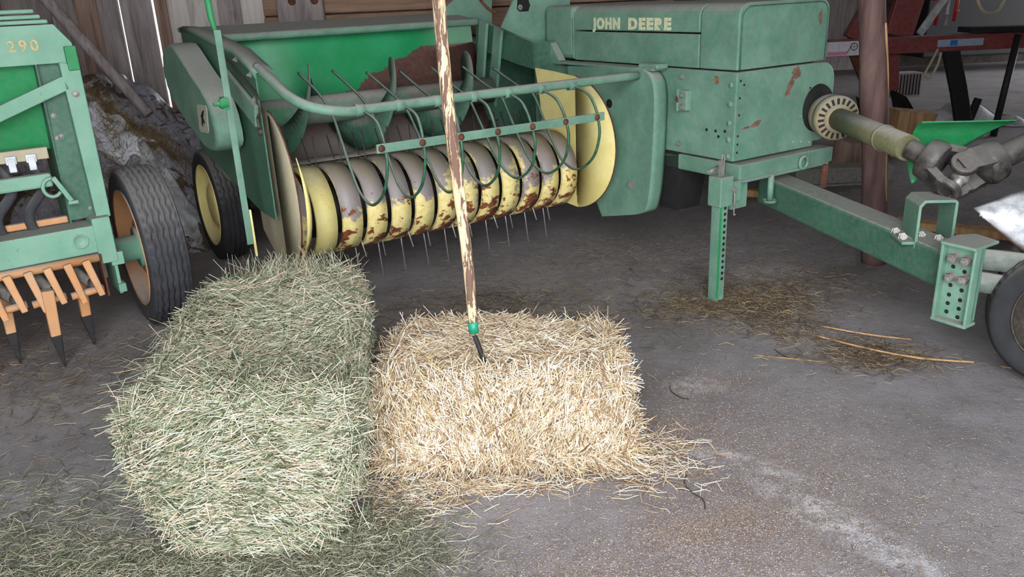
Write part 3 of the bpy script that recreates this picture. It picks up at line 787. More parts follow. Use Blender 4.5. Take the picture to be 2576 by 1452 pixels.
MB().prism([(-.112, 1.30), (-.036, 1.28), (-.040, .62), (-.100, .62)], 1, -.02, .03).build('upright', DGREEN, DR, .004)
MB().bar((-.96, -.01, .892), (-.10, -.01, 1.215), .02, .058, (0, 0, 1)).build('diagonal_brace', DGREEN, DR, .004)
MB().box((-.082, -.028, 1.262), (-.036, -.004, 1.362)).build('corner_block', GREEN_B, DR, .005)
bolts('frame_bolt', STEEL, DR, [((-.075, -.02, 1.165), (0, -1, 0), .012), ((-.17, .035, 1.08), (0, -1, 0), .008), ((-.16, .035, .99), (0, -1, 0), .008), ((-.175, .035, .985), (0, -1, 0), .007), ((-.11, .035, .66), (0, -1, 0), .007)])
MB().box((-1.0, .02, .905), (-.225, .06, .955)).build('metering_rail', CREAM, DR, .004)
for xx in (-.52, -.445, -.37, -.295):
    m = MB(); m.box((xx - .02, .0, .90), (xx + .02, .02, .935)).box((xx - .014, -.006, .868), (xx + .014, .014, .925)); m.build('metering_clip', WHITEP, DR, .004)
MB().box((-1.0, .0, .785), (-.235, .05, .845)).build('seed_rail', DGREEN, DR, .01)
rg = MB().tube([(-.245 + .035 * math.cos(a), -.015, .785 + .04 * math.sin(a)) for a in [i * PI / 10 for i in range(3, 19)]], .008, 8).build('hook_ring', DGREEN, DR)
m = MB(); m.bar((-.235, -.03, .83), (-.185, -.03, .72), .02, .02); m.box((-.20, -.045, .705), (-.16, -.01, .72)); m.build('hook_bolt', DGREEN, rg, .002)
m = MB(); m.box((-1.0, .09, .60), (-.2, .12, .63)); m.build('rear_bar', ORANGE, DR, .006)
for xx in (-.55, -.42, -.30):
    m = MB(); m.tube(smooth_path([(xx, .10, .88), (xx + .03, .06, .78), (xx - .05, .08, .66), (xx - .02, .06, .52)]), .022, 10); m.build('seed_hose', RUBBER, DR)
bm_ = MB().box((-1.0, -.06, .475), (-.125, .08, .60)).build('main_beam', DGREEN, DR, .006)
m = MB(); m.lathe([(0, .034), (.006, .034), (.006, .028), (.003, .027), (.003, .001)], (-.19, -.06, .54), (0, -1, 0), 24); m.build('beam_boss', DGREEN, bm_)
m = MB(); m.box((-.13, -.065, .42), (-.055, .1, .63)).box((-.075, -.05, .26), (-.06, .12, .5)).box((-.085, -.06, .40), (-.03, .05, .46)); m.build('end_bracket', DGREEN, DR, .004)
MB().box((-.078, -.065, .27), (-.045, .0, .31)).build('bracket_foot', DGREEN, DR, .003)
MB().tube([(-1.0, -.03, .447), (-.125, -.03, .447)], .022, 14).build('coulter_pipe', ORANGE, DR)
MB().box((-.13, -.075, .27), (-.122, .05, .47)).build('coulter_end_plate', RUSTY, DR, .002)
for k in range(5):
    xx = -.19 - k * .155
    for s_, dx in ((0, 0), (1, -.075)):
        m = MB()
        top = Vector((xx + dx, -.06, .45)); bot = Vector((xx + dx + .035, -.09, .285 - .02 * s_))
        m.bar(top, bot, .034, .04, (0, 1, 0), .026, .03); m.build('coulter_arm', ORANGE, DR, .005)
    m = MB(); m.tube([(xx - .085, -.06, .30), (xx + .05, -.06, .31)], .017, 10); m.build('coulter_pin', ORANGE, DR)
    m = MB(); m.tube(smooth_path([(xx - .05, .06, .40), (xx - .02, -.0, .36), (xx + .01, -.05, .345)]), .026, 10, False); m.build('seed_funnel', STEEL, DR)
    yy = .10 if k % 2 == 0 else -.08
    m = MB()
    m.bar((xx - .02, yy, .36), (xx - .03, yy - .01, .13), .05, .06, (0, 1, 0), .04, .04)
    sh_ = m.build('share_shank', ORANGE, DR, .006)
    m = MB(); m.bar((xx - .03, yy - .008, .15), (xx - .025, yy - .03, .005), .046, .05, (0, 1, 0), .008, .012); m.build('share_tip', BLACKM, sh_, .003)
# drill wheel on a stub axle
wc = (.212, .395)
tyre(.047, .19, .395, DR, RUBBER, wc, 5, bead=.285)
rim(.047, .19, .28, DR, ORANGE, wc, .07)
m = MB(); m.lathe([(0, .001), (0, .062), (.17, .062), (.17, .10), (.185, .10), (.185, .001)], (-.09, *wc), (1, 0, 0), 24); m.build('stub_axle', DGREEN, DR)
m = MB(); m.box((-.105, .12, .30), (-.085, .30, .50)); m.build('axle_plate', DGREEN, DR, .004)

# ------------------------------------------------------------------ strands (hay, straw)
def strands(name, P, D, N, L, Wd, mat, parent=None, curl=.15, segs=2):
    """triangular stalks: P centre (n,3), D unit direction, N bend direction"""
    n = len(P); k = segs + 1
    D = D / np.linalg.norm(D, axis=1, keepdims=True)
    A = np.cross(D, N + 1e-3 * rng.normal(size=(n, 3))); A /= np.linalg.norm(A, axis=1, keepdims=True)
    B = np.cross(D, A)
    bend = rng.normal(size=(n, 1)) * curl; bend2 = rng.normal(size=(n, 1)) * curl
    V = np.empty((n, k, 3, 3))
    tw = rng.uniform(0, 2 * PI, (n, 1))
    for i in range(k):
        t = i / segs - .5
        c = P + D * (L[:, None] * t) + (A * bend + B * bend2) * (L[:, None] * (t * t - .12) * 2)
        w = Wd[:, None] * (1.0 if 0 < i < segs else .7)
        for j in range(3):
            a = tw + 2 * PI * j / 3
            V[:, i, j] = c + (A * np.cos(a) + B * np.sin(a) * .6) * w
    verts = V.reshape(-1, 3)
    quad = []
    for i in range(segs):
        for j in range(3):
            quad.append((i * 3 + j, i * 3 + (j + 1) % 3, (i + 1) * 3 + (j + 1) % 3, (i + 1) * 3 + j))
    quad = np.array(quad)
    Fq = (quad[None] + (np.arange(n) * k * 3)[:, None, None]).reshape(-1)
    nf = n * len(quad)
    me = bpy.data.meshes.new(name)
    me.vertices.add(len(verts)); me.vertices.foreach_set('co', verts.astype(np.float32).ravel())
    me.loops.add(nf * 4); me.loops.foreach_set('vertex_index', Fq.astype(np.int32))
    me.polygons.add(nf); me.polygons.foreach_set('loop_start', np.arange(0, nf * 4, 4, dtype=np.int32))
    me.update(); me.validate()
    me.materials.append(mat)
    o = bpy.data.objects.new(name, me); COL.objects.link(o)
    if parent: o.parent = parent
    o['kind'] = 'stuff'
    return o

def bale_shape(h, r, amp, seed):
    h = np.array(h)
    ph = np.random.default_rng(seed).uniform(0, 6, 12)
    def f(q):
        inner = np.clip(q, -(h - r), h - r); d = q - inner
        nl = np.linalg.norm(d, axis=1, keepdims=True); nl[nl == 0] = 1
        n = d / nl; p = inner + n * r
        s = (np.sin(p[:, 0] * 9 + ph[0]) * np.sin(p[:, 1] * 11 + ph[1]) + np.sin(p[:, 2] * 13 + ph[2]) * np.sin(p[:, 0] * 7 + p[:, 1] * 5 + ph[3])
             + .6 * np.sin(p[:, 0] * 21 + p[:, 2] * 17 + ph[4]) * np.sin(p[:, 1] * 19 + ph[5]))
        return p + n * (amp * s)[:, None], n
    return f
def bale(name, loc, rz, h, r, amp, seed, warp, core_mat, mat, n, dirf, Ls, Ws, out, label, cat, faces):
    root = empty(name, loc, rz); tag(root, label, cat)
    f = bale_shape(h, r, amp, seed); h = np.array(h)
    bm = bmesh.new(); bmesh.ops.create_cube(bm, size=2)
    bmesh.ops.subdivide_edges(bm, edges=bm.edges[:], cuts=17, use_grid_fill=True)
    co = np.array([v.co for v in bm.verts]) * h
    p, nn = f(co); p = warp(p - nn * .012); p[:, 2] += h[2]
    p[:, 2] = np.maximum(p[:, 2], .004)
    for v, c in zip(bm.verts, p): v.co = c
    me = bpy.data.meshes.new('packed_core'); bm.to_mesh(me); bm.free(); me.materials.append(core_mat)
    me.polygons.foreach_set('use_smooth', [True] * len(me.polygons))
    o = bpy.data.objects.new('packed_core', me); COL.objects.link(o); o.parent = root
    areas = np.array([h[1] * h[2], h[0] * h[2], h[0] * h[1]])
    w = np.array([areas[ax] * faces[ax * 2 + s] for ax in range(3) for s in range(2)]); w /= w.sum()
    pick = rng.choice(6, n, p=w); q = rng.uniform(-1, 1, (n, 3)) * h
    for ax in range(3):
        for s in range(2):
            mk = pick == ax * 2 + s; q[mk, ax] = h[ax] * (1 if s else -1)
    p, nn = f(q)
    d = dirf(p, nn, n)
    d = d - nn * (np.sum(d * nn, axis=1, keepdims=True)); d /= np.linalg.norm(d, axis=1, keepdims=True) + 1e-9
    d = d + nn * rng.normal(0, out, (n, 1)); 
    p = warp(p + nn * rng.uniform(-.008, .012, (n, 1))); p[:, 2] += h[2]
    L = rng.uniform(*Ls, n) * rng.choice([.5, .8, 1, 1, 1.5, 2.0], n); W = rng.uniform(*Ws, n)
    dd = d / np.linalg.norm(d, axis=1, keepdims=True)
    low = p[:, 2] - np.abs(dd[:, 2]) * L / 2 < .002
    p[low, 2] += (.004 + np.abs(dd[low, 2]) * L[low] / 2 - p[low, 2]).clip(0)
    strands('loose_stalks', p, d, nn, L, W, mat, root, .22)
    return root

def hay_dir(p, n, k):
    d = np.zeros((k, 3)); d[:, 0] = 1.0; d[:, 1] = .25
    sw = np.sin(p[:, 0] * 9 + p[:, 1] * 7) * .5 + np.sin(p[:, 1] * 13 + p[:, 2] * 11) * .4
    d[:, 1] += sw * (n[:, 2] > .5); d[:, 2] += sw * .5 * (n[:, 2] <= .5)
    d += rng.normal(0, .55, (k, 3)) * np.array([1, 1, .6])
    side = n[:, 0] > .5
    d[side] = np.array([.2, .5, .5]) + rng.normal(0, .6, (side.sum(), 3))
    return d
def hay_warp(p):
    q = p.copy()
    zz = np.clip((p[:, 2] + .245) / .49, 0, 1); fr = np.clip(.5 - p[:, 1] / .9, 0, 1)
    low = (1 - zz) ** 1.5
    # foot of the bale is narrower at the near end, the middle bulges out
    q[:, 0] += np.where(p[:, 0] > 0, -1, 1.15) * low * fr * .13 * np.abs(p[:, 0]) / .33
    q[:, 0] += np.sign(p[:, 0]) * np.sin(zz * PI) * np.where(p[:, 0] < 0, .0, .02)
    q[:, 0] += np.where(p[:, 0] < 0, (1 - fr) * .02 * np.abs(p[:, 0]) / .33, 0)
    q[:, 0] -= np.where(p[:, 0] > 0, (1 - fr) * .08 * p[:, 0] / .33, 0)
    q[:, 2] += zz * np.clip(p[:, 1], 0, 1) * .16 * np.cos(np.clip(q[:, 0] / .33, -1, 1) * PI / 2)
    q[:, 1] += np.where(p[:, 1] < 0, -.02 * np.sin(zz * PI) - .03 * (1 - zz), 0)
    q[:, 2] += (.03 * np.sin(p[:, 1] * 7) - .03 * np.clip(-p[:, 0], 0, 1)) * zz
    return q
HB = bale('hay_bale', (-.81, 2.47, 0), math.radians(3), (.335, .48, .245), .08, .013, 3, hay_warp, HAYCORE, HAY, 54000, hay_dir,
          (.035, .09), (.0014, .0028), .26, 'pale green hay bale standing in front of the drill wheel', 'hay bale', [1.0, .9, 1.3, .15, .05, 1.2])
def straw_dir(p, n, k):
    d = rng.normal(0, .55, (k, 3)); d[:, 0] += 1.1
    fr = n[:, 1] < -.4
    d[fr] = rng.normal(0, .62, (fr.sum(), 3)); d[fr, 2] += 1.0; d[fr, 0] += .5 * np.sin(p[fr, 0] * 9)
    return d
def straw_warp(p):
    q = p.copy(); zz = np.clip((p[:, 2] + .16) / .32, 0, 1)
    q[:, 1] += np.where(p[:, 1] < 0, -(1 - zz) * .05, 0)
    q[:, 0] *= 1 + .05 * (1 - zz)
    return q
SB = bale('straw_bale', (-.045, 2.635, 0), math.radians(-3), (.405, .255, .162), .055, .011, 8, straw_warp, STRAWCORE, STRAW, 34000, straw_dir,
          (.035, .105), (.0014, .0036), .27, 'golden straw bale with a pitchfork stuck in it', 'straw bale', [.5, .8, 1.4, .25, .05, 1.2])
def fringe(name, parent, n, cfun, Ls, Ws, mat, out=(.2, .9)):
    P, D, N = cfun(n)
    L = rng.uniform(*Ls, n); W = rng.uniform(*Ws, n)
    return strands(name, P, D, N, L, W, mat, parent, .25)
# stalks that stick out of the straw bale's foot
def sfoot(n):
    a = rng.uniform(-1, 1, n); side = rng.random(n) < .28
    x = np.where(side, .40 * np.ones(n), a * .42); y = np.where(side, rng.uniform(-.28, .1, n), -.275)
    P = np.stack([x, y, rng.uniform(.006, .07, n)], 1)
    D = np.stack([np.where(side, 1, a * .9) + rng.normal(0, .35, n), np.where(side, -.35, -1) + rng.normal(0, .35, n), rng.normal(-.05, .10, n)], 1)
    P += D / np.linalg.norm(D, axis=1, keepdims=True) * .02
    P[:, 2] = np.maximum(P[:, 2], .02)
    return P, D, np.tile([0, 0, 1.0], (n, 1))
fringe('foot_stalks', SB, 650, sfoot, (.08, .20), (.0013, .0030), STRAW)
def hay_tuft(n):
    a = rng.normal(0, .10, n)
    P = np.stack([.02 + a, .40 + rng.normal(0, .04, n), .53 + rng.uniform(0, .05, n)], 1)
    D = np.stack([rng.normal(0, .5, n), rng.normal(.1, .3, n), np.ones(n)], 1)
    return P, D, np.tile([1.0, 0, 0], (n, 1))
fringe('tuft', HB, 420, hay_tuft, (.05, .15), (.0009, .0017), HAY)
def hay_out(n):
    side = rng.random(n) < .55
    z = rng.uniform(.08, .48, n)
    P = np.stack([np.where(side, -.37, rng.uniform(-.3, .35, n)), np.where(side, rng.uniform(-.45, .4, n), -.47), z], 1)
    D = np.stack([np.where(side, -1, rng.normal(0, .7, n)), np.where(side, rng.normal(-.2, .6, n), -1), rng.normal(0, .45, n)], 1)
    return P, D, np.tile([0, 0, 1.0], (n, 1))
fringe('stray_stalks', HB, 500, hay_out, (.05, .13), (.0010, .0018), HAY)

# ------------------------------------------------------------------ litter on the floor
def litter(name, n, cfun, Ls, Ws, mat, label, cat, zmax=.012, curl=.25, flat=.06):
    xy = cfun(n); n = len(xy)
    P = np.column_stack([xy, rng.uniform(.002, zmax, n)])
    a = rng.uniform(0, 2 * PI, n)
    D = np.column_stack([np.cos(a), np.sin(a) * .8, rng.normal(0, flat, n)])
    o = strands(name, P, D, np.tile([0, 0, 1.0], (n, 1)), rng.uniform(*Ls, n), rng.uniform(*Ws, n), mat, None, curl)
    tag(o, label, cat)
    return o
def gauss_mix(cs):
    w = np.array([c[4] for c in cs]); w = w / w.sum()
    def f(n):
        k = rng.choice(len(cs), n, p=w); C = np.array([c[:4] for c in cs])[k]
        return C[:, :2] + rng.normal(0, 1, (n, 2)) * C[:, 2:4]
    return f
def keep_out(f):
    def g(n):
        p = f(n)
        p[:, 1] = np.clip(p[:, 1], .8, 6.4); p[:, 0] = np.clip(p[:, 0], -4.4, 6)
        inh = (np.abs(p[:, 0] + .825) < .30) & (np.abs(p[:, 1] - 2.5) < .42)
        ins = (np.abs(p[:, 0] + .045) < .36) & (np.abs(p[:, 1] - 2.61) < .22)
        return p[~(inh | ins)]
    return g
litter('loose_hay', 11000, keep_out(gauss_mix([(-.95, 1.93, .28, .07, 2.2), (-1.3, 1.84, .3, .2, 3), (-1.2, 1.75, .2, .06, 1), (-.5, 2.02, .12, .12, 2), (-1.5, 2.1, .2, .2, 1.2), (-.4, 1.85, .15, .13, 1.2), (-.45, 1.72, .25, .06, .8)])), (.025, .09), (.0008, .0016), HAYF,
       'loose green hay scattered around the hay bale', 'hay', .018)
litter('loose_straw', 1100, keep_out(gauss_mix([(-.2, 2.26, .25, .04, 4), (.45, 2.4, .09, .12, 2), (-.35, 2.15, .12, .06, 1)])), (.03, .12), (.0012, .0022), STRAW,
       'loose straw fallen along the foot of the straw bale', 'straw', .012)
litter('brown_chaff', 11500, keep_out(gauss_mix([(1.08, 3.75, .22, .12, 3), (1.3, 3.95, .3, .2, 2), (1.25, 3.45, .12, .15, 1), (1.5, 3.1, .13, .09, 1.3), (.1, 3.6, .5, .25, 2), (-.1, 3.95, .35, .15, 1.2), (1.0, 4.6, .6, .3, 1.2), (2.3, 5.6, .8, .7, 1.2), (-1.6, 3.2, .3, .35, .8), (-2.3, 3.3, .35, .3, 1.6), (0.3, 4.6, .5, .3, .8)])), (.02, .085), (.0008, .0017), CHAFF,
       'brown chaff and stems strewn round the jack stand', 'chaff', .012)
litter('dust_litter', 9000, keep_out(lambda n: np.column_stack([rng.uniform(-2.6, 3.4, n), rng.uniform(1.4, 6.0, n)])), (.006, .035), (.0005, .0011), CHAFF,
       'fine stem bits scattered thinly over the whole floor', 'chaff', .004)
# a few long stalks by the jack
for i, (pts, w, mt) in enumerate([
    ([(1.33, 3.32, .01), (1.5, 3.15, .012), (1.66, 3.03, .016), (1.86, 2.98, .01)], .0045, RAWWOOD),
    ([(1.40, 3.42, .008), (1.55, 3.28, .02), (1.72, 3.22, .012)], .004, RAWWOOD),
    ([(1.02, 3.15, .004), (1.16, 3.10, .004), (1.32, 3.04, .004)], .003, STRAWCORE),
    ([(1.95, 2.95, .004), (2.1, 2.86, .004), (2.35, 2.85, .004)], .0025, STRAWCORE)]):
    o = MB().tube(smooth_path(pts, 4), w, 6).build('long_stalk', mt)
    tag(o, ['thick yellow stalk lying longest on the floor', 'yellow stalk lying behind the longest stalk', 'pale thin stem left of the yellow stalks', 'thin curved stem on the dark floor at the right'][i], 'stalk')

TWIG = plain('dark_twig_bark', s2l(58, 46, 40), .8, .3, 40)
for pts, lb in (([(.54, 2.27, .004), (.522, 2.22, .008), (.535, 2.17, .005), (.56, 2.13, .005), (.555, 2.08, .003)], 'dark bent twig on the floor beside the straw bale foot'),
                ([(1.12, 3.20, .004), (1.125, 3.15, .010), (1.15, 3.11, .004), (1.19, 3.10, .003)], 'short dark twig next to the pale stem'),
                ([(.61, 2.90, .004), (.605, 2.85, .007), (.63, 2.80, .004), (.66, 2.785, .003)], 'short dark twig behind the chalky patch')):
    tag(MB().tube(smooth_path(pts, 4), .0019, 6).build('twig', TWIG), lb, 'twig')

def grains(n):
    cs = gauss_mix([(.75, 2.1, .25, .2, 3), (.3, 1.8, .3, .12, 2.5), (.55, 2.55, .12, .12, 1.4), (.9, 2.5, .2, .2, 1.2), (0, 1.75, .4, .12, 1.5), (.75, 2.9, .15, .07, .8), (1.2, 2.0, .3, .3, 1.2), (.6, 2.2, .7, .5, 4), (.1, 1.72, .12, .06, 1), (.45, 1.98, .08, .05, .6), (.62, 2.02, .1, .06, .8), (.35, 2.3, .06, .04, .4)])
    p = keep_out(cs)(n); m_ = len(p)
    d = rng.uniform(0, PI, m_); L = rng.uniform(.0022, .0042, m_); w = rng.uniform(.0008, .0013, m_)
    base = np.array([(1, 0, 0), (-1, 0, 0), (0, 1, 0), (0, -1, 0), (0, 0, 1), (0, 0, -1)], float)
    V = base[None] * np.stack([L, w, w], 1)[:, None, :]
    c, s = np.cos(d)[:, None], np.sin(d)[:, None]
    X = V[..., 0] * c - V[..., 1] * s; Y = V[..., 0] * s + V[..., 1] * c
    V = np.stack([X + p[:, :1], Y + p[:, 1:], V[..., 2] + .0014], -1).reshape(-1, 3)
    tri = np.array([(0, 2, 4), (2, 1, 4), (1, 3, 4), (3, 0, 4), (2, 0, 5), (1, 2, 5), (3, 1, 5), (0, 3, 5)])
    Fq = (tri[None] + (np.arange(m_) * 6)[:, None, None]).reshape(-1)
    me = bpy.data.meshes.new('spilled_grain'); nf = m_ * 8
    me.vertices.add(len(V)); me.vertices.foreach_set('co', V.astype(np.float32).ravel())
    me.loops.add(nf * 3); me.loops.foreach_set('vertex_index', Fq.astype(np.int32))
    me.polygons.add(nf); me.polygons.foreach_set('loop_start', np.arange(0, nf * 3, 3, dtype=np.int32))
    me.update(); me.validate(); me.materials.append(GRAIN)
    o = bpy.data.objects.new('spilled_grain', me); COL.objects.link(o)
    tag(o, 'thin scatter of spilled grain on the floor in front', 'grain', kind='stuff')
grains(60000)

# ------------------------------------------------------------------ pitchfork
PF = empty('pitchfork', (-.105, 2.50, .315)); tag(PF, 'pitchfork with barked wooden handle standing in the straw bale', 'pitchfork')
# handle axis from the bale up past the top edge of the picture
A_ = Vector((-.028, .0, .12)); B_ = Vector((-.088, .01, 1.55))
pts = [A_.lerp(B_, t) + Vector((.004 * math.sin(t * 9), .003 * math.sin(t * 7), 0)) for t in [i / 16 for i in range(17)]]
MB().tube(pts, .019, 16, radii=[.0155 + .004 * min(1, i / 5) for i in range(17)]).build('handle', STICK, PF)
m = MB(); m.tube([A_ + (B_ - A_) * .004, A_ + (B_ - A_) * .032], .0168, 16); m.build('tape', GREENTAPE, PF)
m = MB(); m.tube(smooth_path([A_ + (B_ - A_) * .006, A_ - Vector((-.003, 0, .01)), Vector((-.008, -.004, .05)), Vector((.012, -.01, -.05))]), .0085, 10)
m.build('tang', BLACKM, PF)
m = MB()
for dx in (-.08, -.027, .027, .08):
    m.tube(smooth_path([(.012, -.01, -.045), (.012 + dx * .8, -.01, -.06), (.014 + dx, -.005, -.10), (.014 + dx, .0, -.25)]), .004, 6)
m.build('tines', BLACKM, PF)

# ------------------------------------------------------------------ posts and poles
m = MB()
PB, PT = Vector((2.025, 4.29, 0)), Vector((1.72, 4.29, 2.62))
PT = PB + (PT - PB) * (3.6 / 2.62)
m.tube([PB.lerp(PT, t) + Vector((.006 * math.sin(t * 11), .004 * math.sin(t * 17), 0)) for t in [i / 24 for i in range(25)]], .07, 20, radii=[.068 + .004 * math.sin(i * 1.3) for i in range(25)])
po = m.build('support_post', BARKPOST); tag(po, 'reddish round timber post behind the tongue of the baler', 'post')
m = MB()
strip = [PB.lerp(PT, t) + Vector((.047, -.043, 0)) for t in (.10, .18, .24, .30, .355)]
m.tube(smooth_path([p + Vector((random.uniform(-.008, .006), 0, 0)) for p in strip], 5), .010, 8); 
s_ = m.build('peeled_strip', RAWWOOD, po)
m = MB()
o = m.tube([(-2.40, 5.62, .82), (-2.976, 5.7, 1.595), (-3.75, 5.9, 2.6)], .035, 12, radii=[.036, .04, .045]).build('leaning_pole', PLANK)
tag(o, 'grey pole leaning diagonally against the plank wall', 'pole')

# ------------------------------------------------------------------ heap by the wall
def heap():
    root = empty('plastic_heap', (-2.75, 5.6, 0)); tag(root, 'heap of earth and old hay under torn grey plastic by the wall', 'heap')
    nx, ny = 70, 50; rows = []
    r2 = np.random.default_rng(5); ph = r2.uniform(0, 6, 8)
    def hgt(X, Y):
        u, v = (X + 1.1) / 1.9, (Y + .55) / 1.4
        e = min(1, max(0, min(u, 1 - u)) * 5) * min(1, max(0, v) * 4.2)
        e = e * (2 - e)
        h = (1.0 - .60 * max(0, (X + .15) / .9)) * e
        return max(.003, h + .045 * (math.sin(X * 9 + ph[0] + Y * 4) * math.sin(Y * 11 + ph[1]) + .7 * math.sin(X * 23 + ph[2]) * math.sin(Y * 19 + X * 6 + ph[3]) + .4 * math.sin(X * 41 + Y * 13) * math.sin(Y * 37 + ph[4])) * e)
    for j in range(ny):
        rows.append([(-1.1 + 1.9 * i / (nx - 1), -.55 + 1.4 * j / (ny - 1), hgt(-1.1 + 1.9 * i / (nx - 1), -.55 + 1.4 * j / (ny - 1))) for i in range(nx)])
    t = NT('torn_plastic_over_earth')
    n1, n2, n3 = t.noise(3.2, 5, .7, dist=.8), t.noise(14, 6, .75, dist=1.5), t.noise(2.1, 3, vec=t.mapv(loc=(4, 4, 1)))
    plastic = t.mix(t.step(n2, .3, .65), s2l(134, 132, 142), s2l(206, 206, 218))
    earth = t.mix(t.step(n2, .3, .7), s2l(78, 66, 56), s2l(118, 102, 76))
    f = t.step(n1, .50, .56)
    t.bump(n2, .8, .05)
    mat = t.out(t.mix(f, plastic, earth), t.math('ADD', .35, t.math('MULTIPLY', f, .5)), 0, .5)
    MB().sheet(rows, .004).build('heap_body', mat, root)
    for (x0_, x1_, y0_, y1_, lb) in ((.0, .42, -.36, -.10, 'white crumpled plastic fold'), (.36, .72, -.50, -.28, 'grey torn plastic flap'), (.05, .16, -.52, -.44, 'pale plastic scrap')):
        wv = []
        for j in range(12):
            row = []
            for i in range(22):
                u, v = i / 21, j / 11
                X, Y = x0_ + (x1_ - x0_) * u + .02 * math.sin(v * 9), y0_ + (y1_ - y0_) * v + .015 * math.sin(u * 8)
                row.append((X, Y, hgt(X, Y) + .025 + .014 * math.sin(u * 17 + v * 6) + .012 * math.sin(v * 23 + u * 9)))
            wv.append(row)
        MB().sheet(wv, .004).build('plastic_fold', WHITEP if 'grey' not in lb else GALV, root, label=lb)
    n = 2600
    X = rng.normal(.22, .2, n).clip(-.4, .72); Y = rng.uniform(-.54, .1, n)
    P = np.array([(x_, y_, hgt(x_, y_) + random.uniform(-.01, .035)) for x_, y_ in zip(X, Y)])
    D = rng.normal(0, 1, (n, 3)); D[:, 1] *= .6
    o = strands('old_hay', P, D, np.tile([0, 0, 1.0], (n, 1)), rng.uniform(.04, .18, n), rng.uniform(.0012, .0026, n), strand_mat('old_hay', [(0, s2l(90, 72, 48)), (.5, s2l(132, 110, 74)), (.8, s2l(166, 140, 94)), (1, s2l(196, 172, 110))]), root, .3)
heap()

# ------------------------------------------------------------------ behind on the right: plough and odds and ends
SCREW = plain('bright_red_paint', s2l(186, 44, 40), .5, .2, 20)
PL = empty('plough', (3.9, 8.0, 0), math.radians(2)); tag(PL, 'red plough frame with stickers behind the timber post', 'plough')
bmn = MB().box((-1.2, -.07, .80), (2.0, .07, .95)).build('plough_beam', RED, PL, .008)
MB().box((-.86, -.0745, .805), (-.52, -.07, .935)).build('white_sticker', plain('sticker_white', s2l(212, 206, 214), .5, .08, 30), bmn)
m = MB()
m.lathe([(0, .035), (.001, .035), (.001, .028), (0, .028)], (-.60, -.0745, .885), (0, -1, 0), 20, False)
m.bar((-.60, -.0752, .85), (-.60, -.0752, .92), .004, .001); m.bar((-.635, -.0752, .885), (-.565, -.0752, .885), .001, .004)
m.bar((-.66, -.0752, .83), (-.62, -.0752, .92), .006, .001, (0, 1, 0)); m.build('sticker_emblem', RODM, bmn)
MB().box((-.85, -.0756, .812), (-.66, -.0748, .845)).build('sticker_pink_band', plain('sticker_pink', s2l(214, 140, 170), .5, .05, 30), bmn)
st = MB().box((.20, -.0745, .845), (.64, -.07, .91)).build('silver_sticker', plain('sticker_silver', s2l(150, 164, 182), .4, .1, 30), bmn)
MB().box((.32, -.0756, .853), (.39, -.0748, .903)).build('blue_square', plain('sticker_blue', s2l(46, 110, 178), .4, .1, 30), st)
def arm(name, pts, w, d, mat):
    m = MB()
    for a, b in zip(pts, pts[1:]): m.bar(a, b, w, d, (0, 1, 0))
    return m.build(name, mat, PL, .006)
arm('plough_leg', [(-.62, .0, .96), (-.42, .0, 1.35)], .11, .1, RED)
arm('plough_leg', [(-.16, 0, .96), (-.02, 0, 1.6)], .26, .08, RED)
arm('plough_leg', [(-.55, .03, .82), (-.36, .03, .45), (-.25, .03, .15)], .09, .05, RUSTY)
arm('plough_leg', [(-.18, .05, .82), (-.14, .05, .45)], .13, .08, RED)
arm('plough_leg', [(.36, -.02, .82), (.50, -.02, .42), (.60, -.02, .08)], .15, .06, BLACKM)
arm('plough_leg', [(.72, 0, .34), (.66, 0, .12), (.68, 0, .03)], .06, .05, BLACKM)
m = MB(); m.sheet([[(-.12, .1, .46), (.02, .03, .38), (.10, -.05, .22)], [(-.10, .0, .24), (.04, -.05, .16), (.14, -.12, .05)], [(-.08, -.1, .12), (.08, -.16, .04), (.18, -.2, .0)]], .015); m.build('mouldboard', BLACKM, PL)
m = MB(); m.sheet([[(-.45, .1, .40), (-.30, .03, .30), (-.15, -.05, .2)], [(-.42, .0, .14), (-.30, -.05, .08), (-.12, -.12, .0)]], .015); m.build('mouldboard', BLACKM, PL)
m = MB(); m.tube([(.92, -.15, .93), (.80, -.2, .0)], .032, 10); m.build('support_leg', BLACKM, PL)
m = MB(); m.bar((.0, -.09, .97), (.34, -.09, 1.5), .07, .02, (0, 1, 0)); m.build('grey_strut', GALV, PL, .003)
m = MB(); m.bar((.45, -.05, .99), (1.25, -.05, .975), .22, .05); m.build('top_plate', BLACKM, PL, .004)
m = MB(); m.tube(smooth_path([(.20, -.09, .83), (.14, -.1, .7), (.10, -.1, .60), (.15, -.1, .57), (.21, -.1, .68), (.23, -.1, .80)]), .012, 8); m.build('rope_loop', CREAM, PL)
for (a, b, mt) in (((.36, .3, 1.02), (.38, .3, 1.42), SCREW), ((.54, .3, 1.05), (.56, .3, 1.40), SCREW), ((.46, .3, 1.02), (.48, .3, 1.5), GALV)):
    m = MB(); m.tube([a, b], .018, 8); m.lathe([(.1, .03), (.11, .03)], a, Vector(b) - Vector(a), 10); m.box((a[0] - .05, .28, 1.25), (a[0] + .05, .32, 1.28)); m.build('screw_rod', mt, PL)
m = MB(); m.tube(smooth_path([(.70, .3, 1.5), (.74, .3, 1.25), (.84, .3, 1.12), (.98, .3, 1.15), (1.05, .3, 1.4)]), .016, 8); m.build('hose', CREAM, PL)
m = MB(); m.tube(smooth_path([(1.75, .1, 1.6), (1.66, .1, 1.3), (1.6, .1, 1.0)]), .02, 8); m.build('hose', BLACKM, PL)
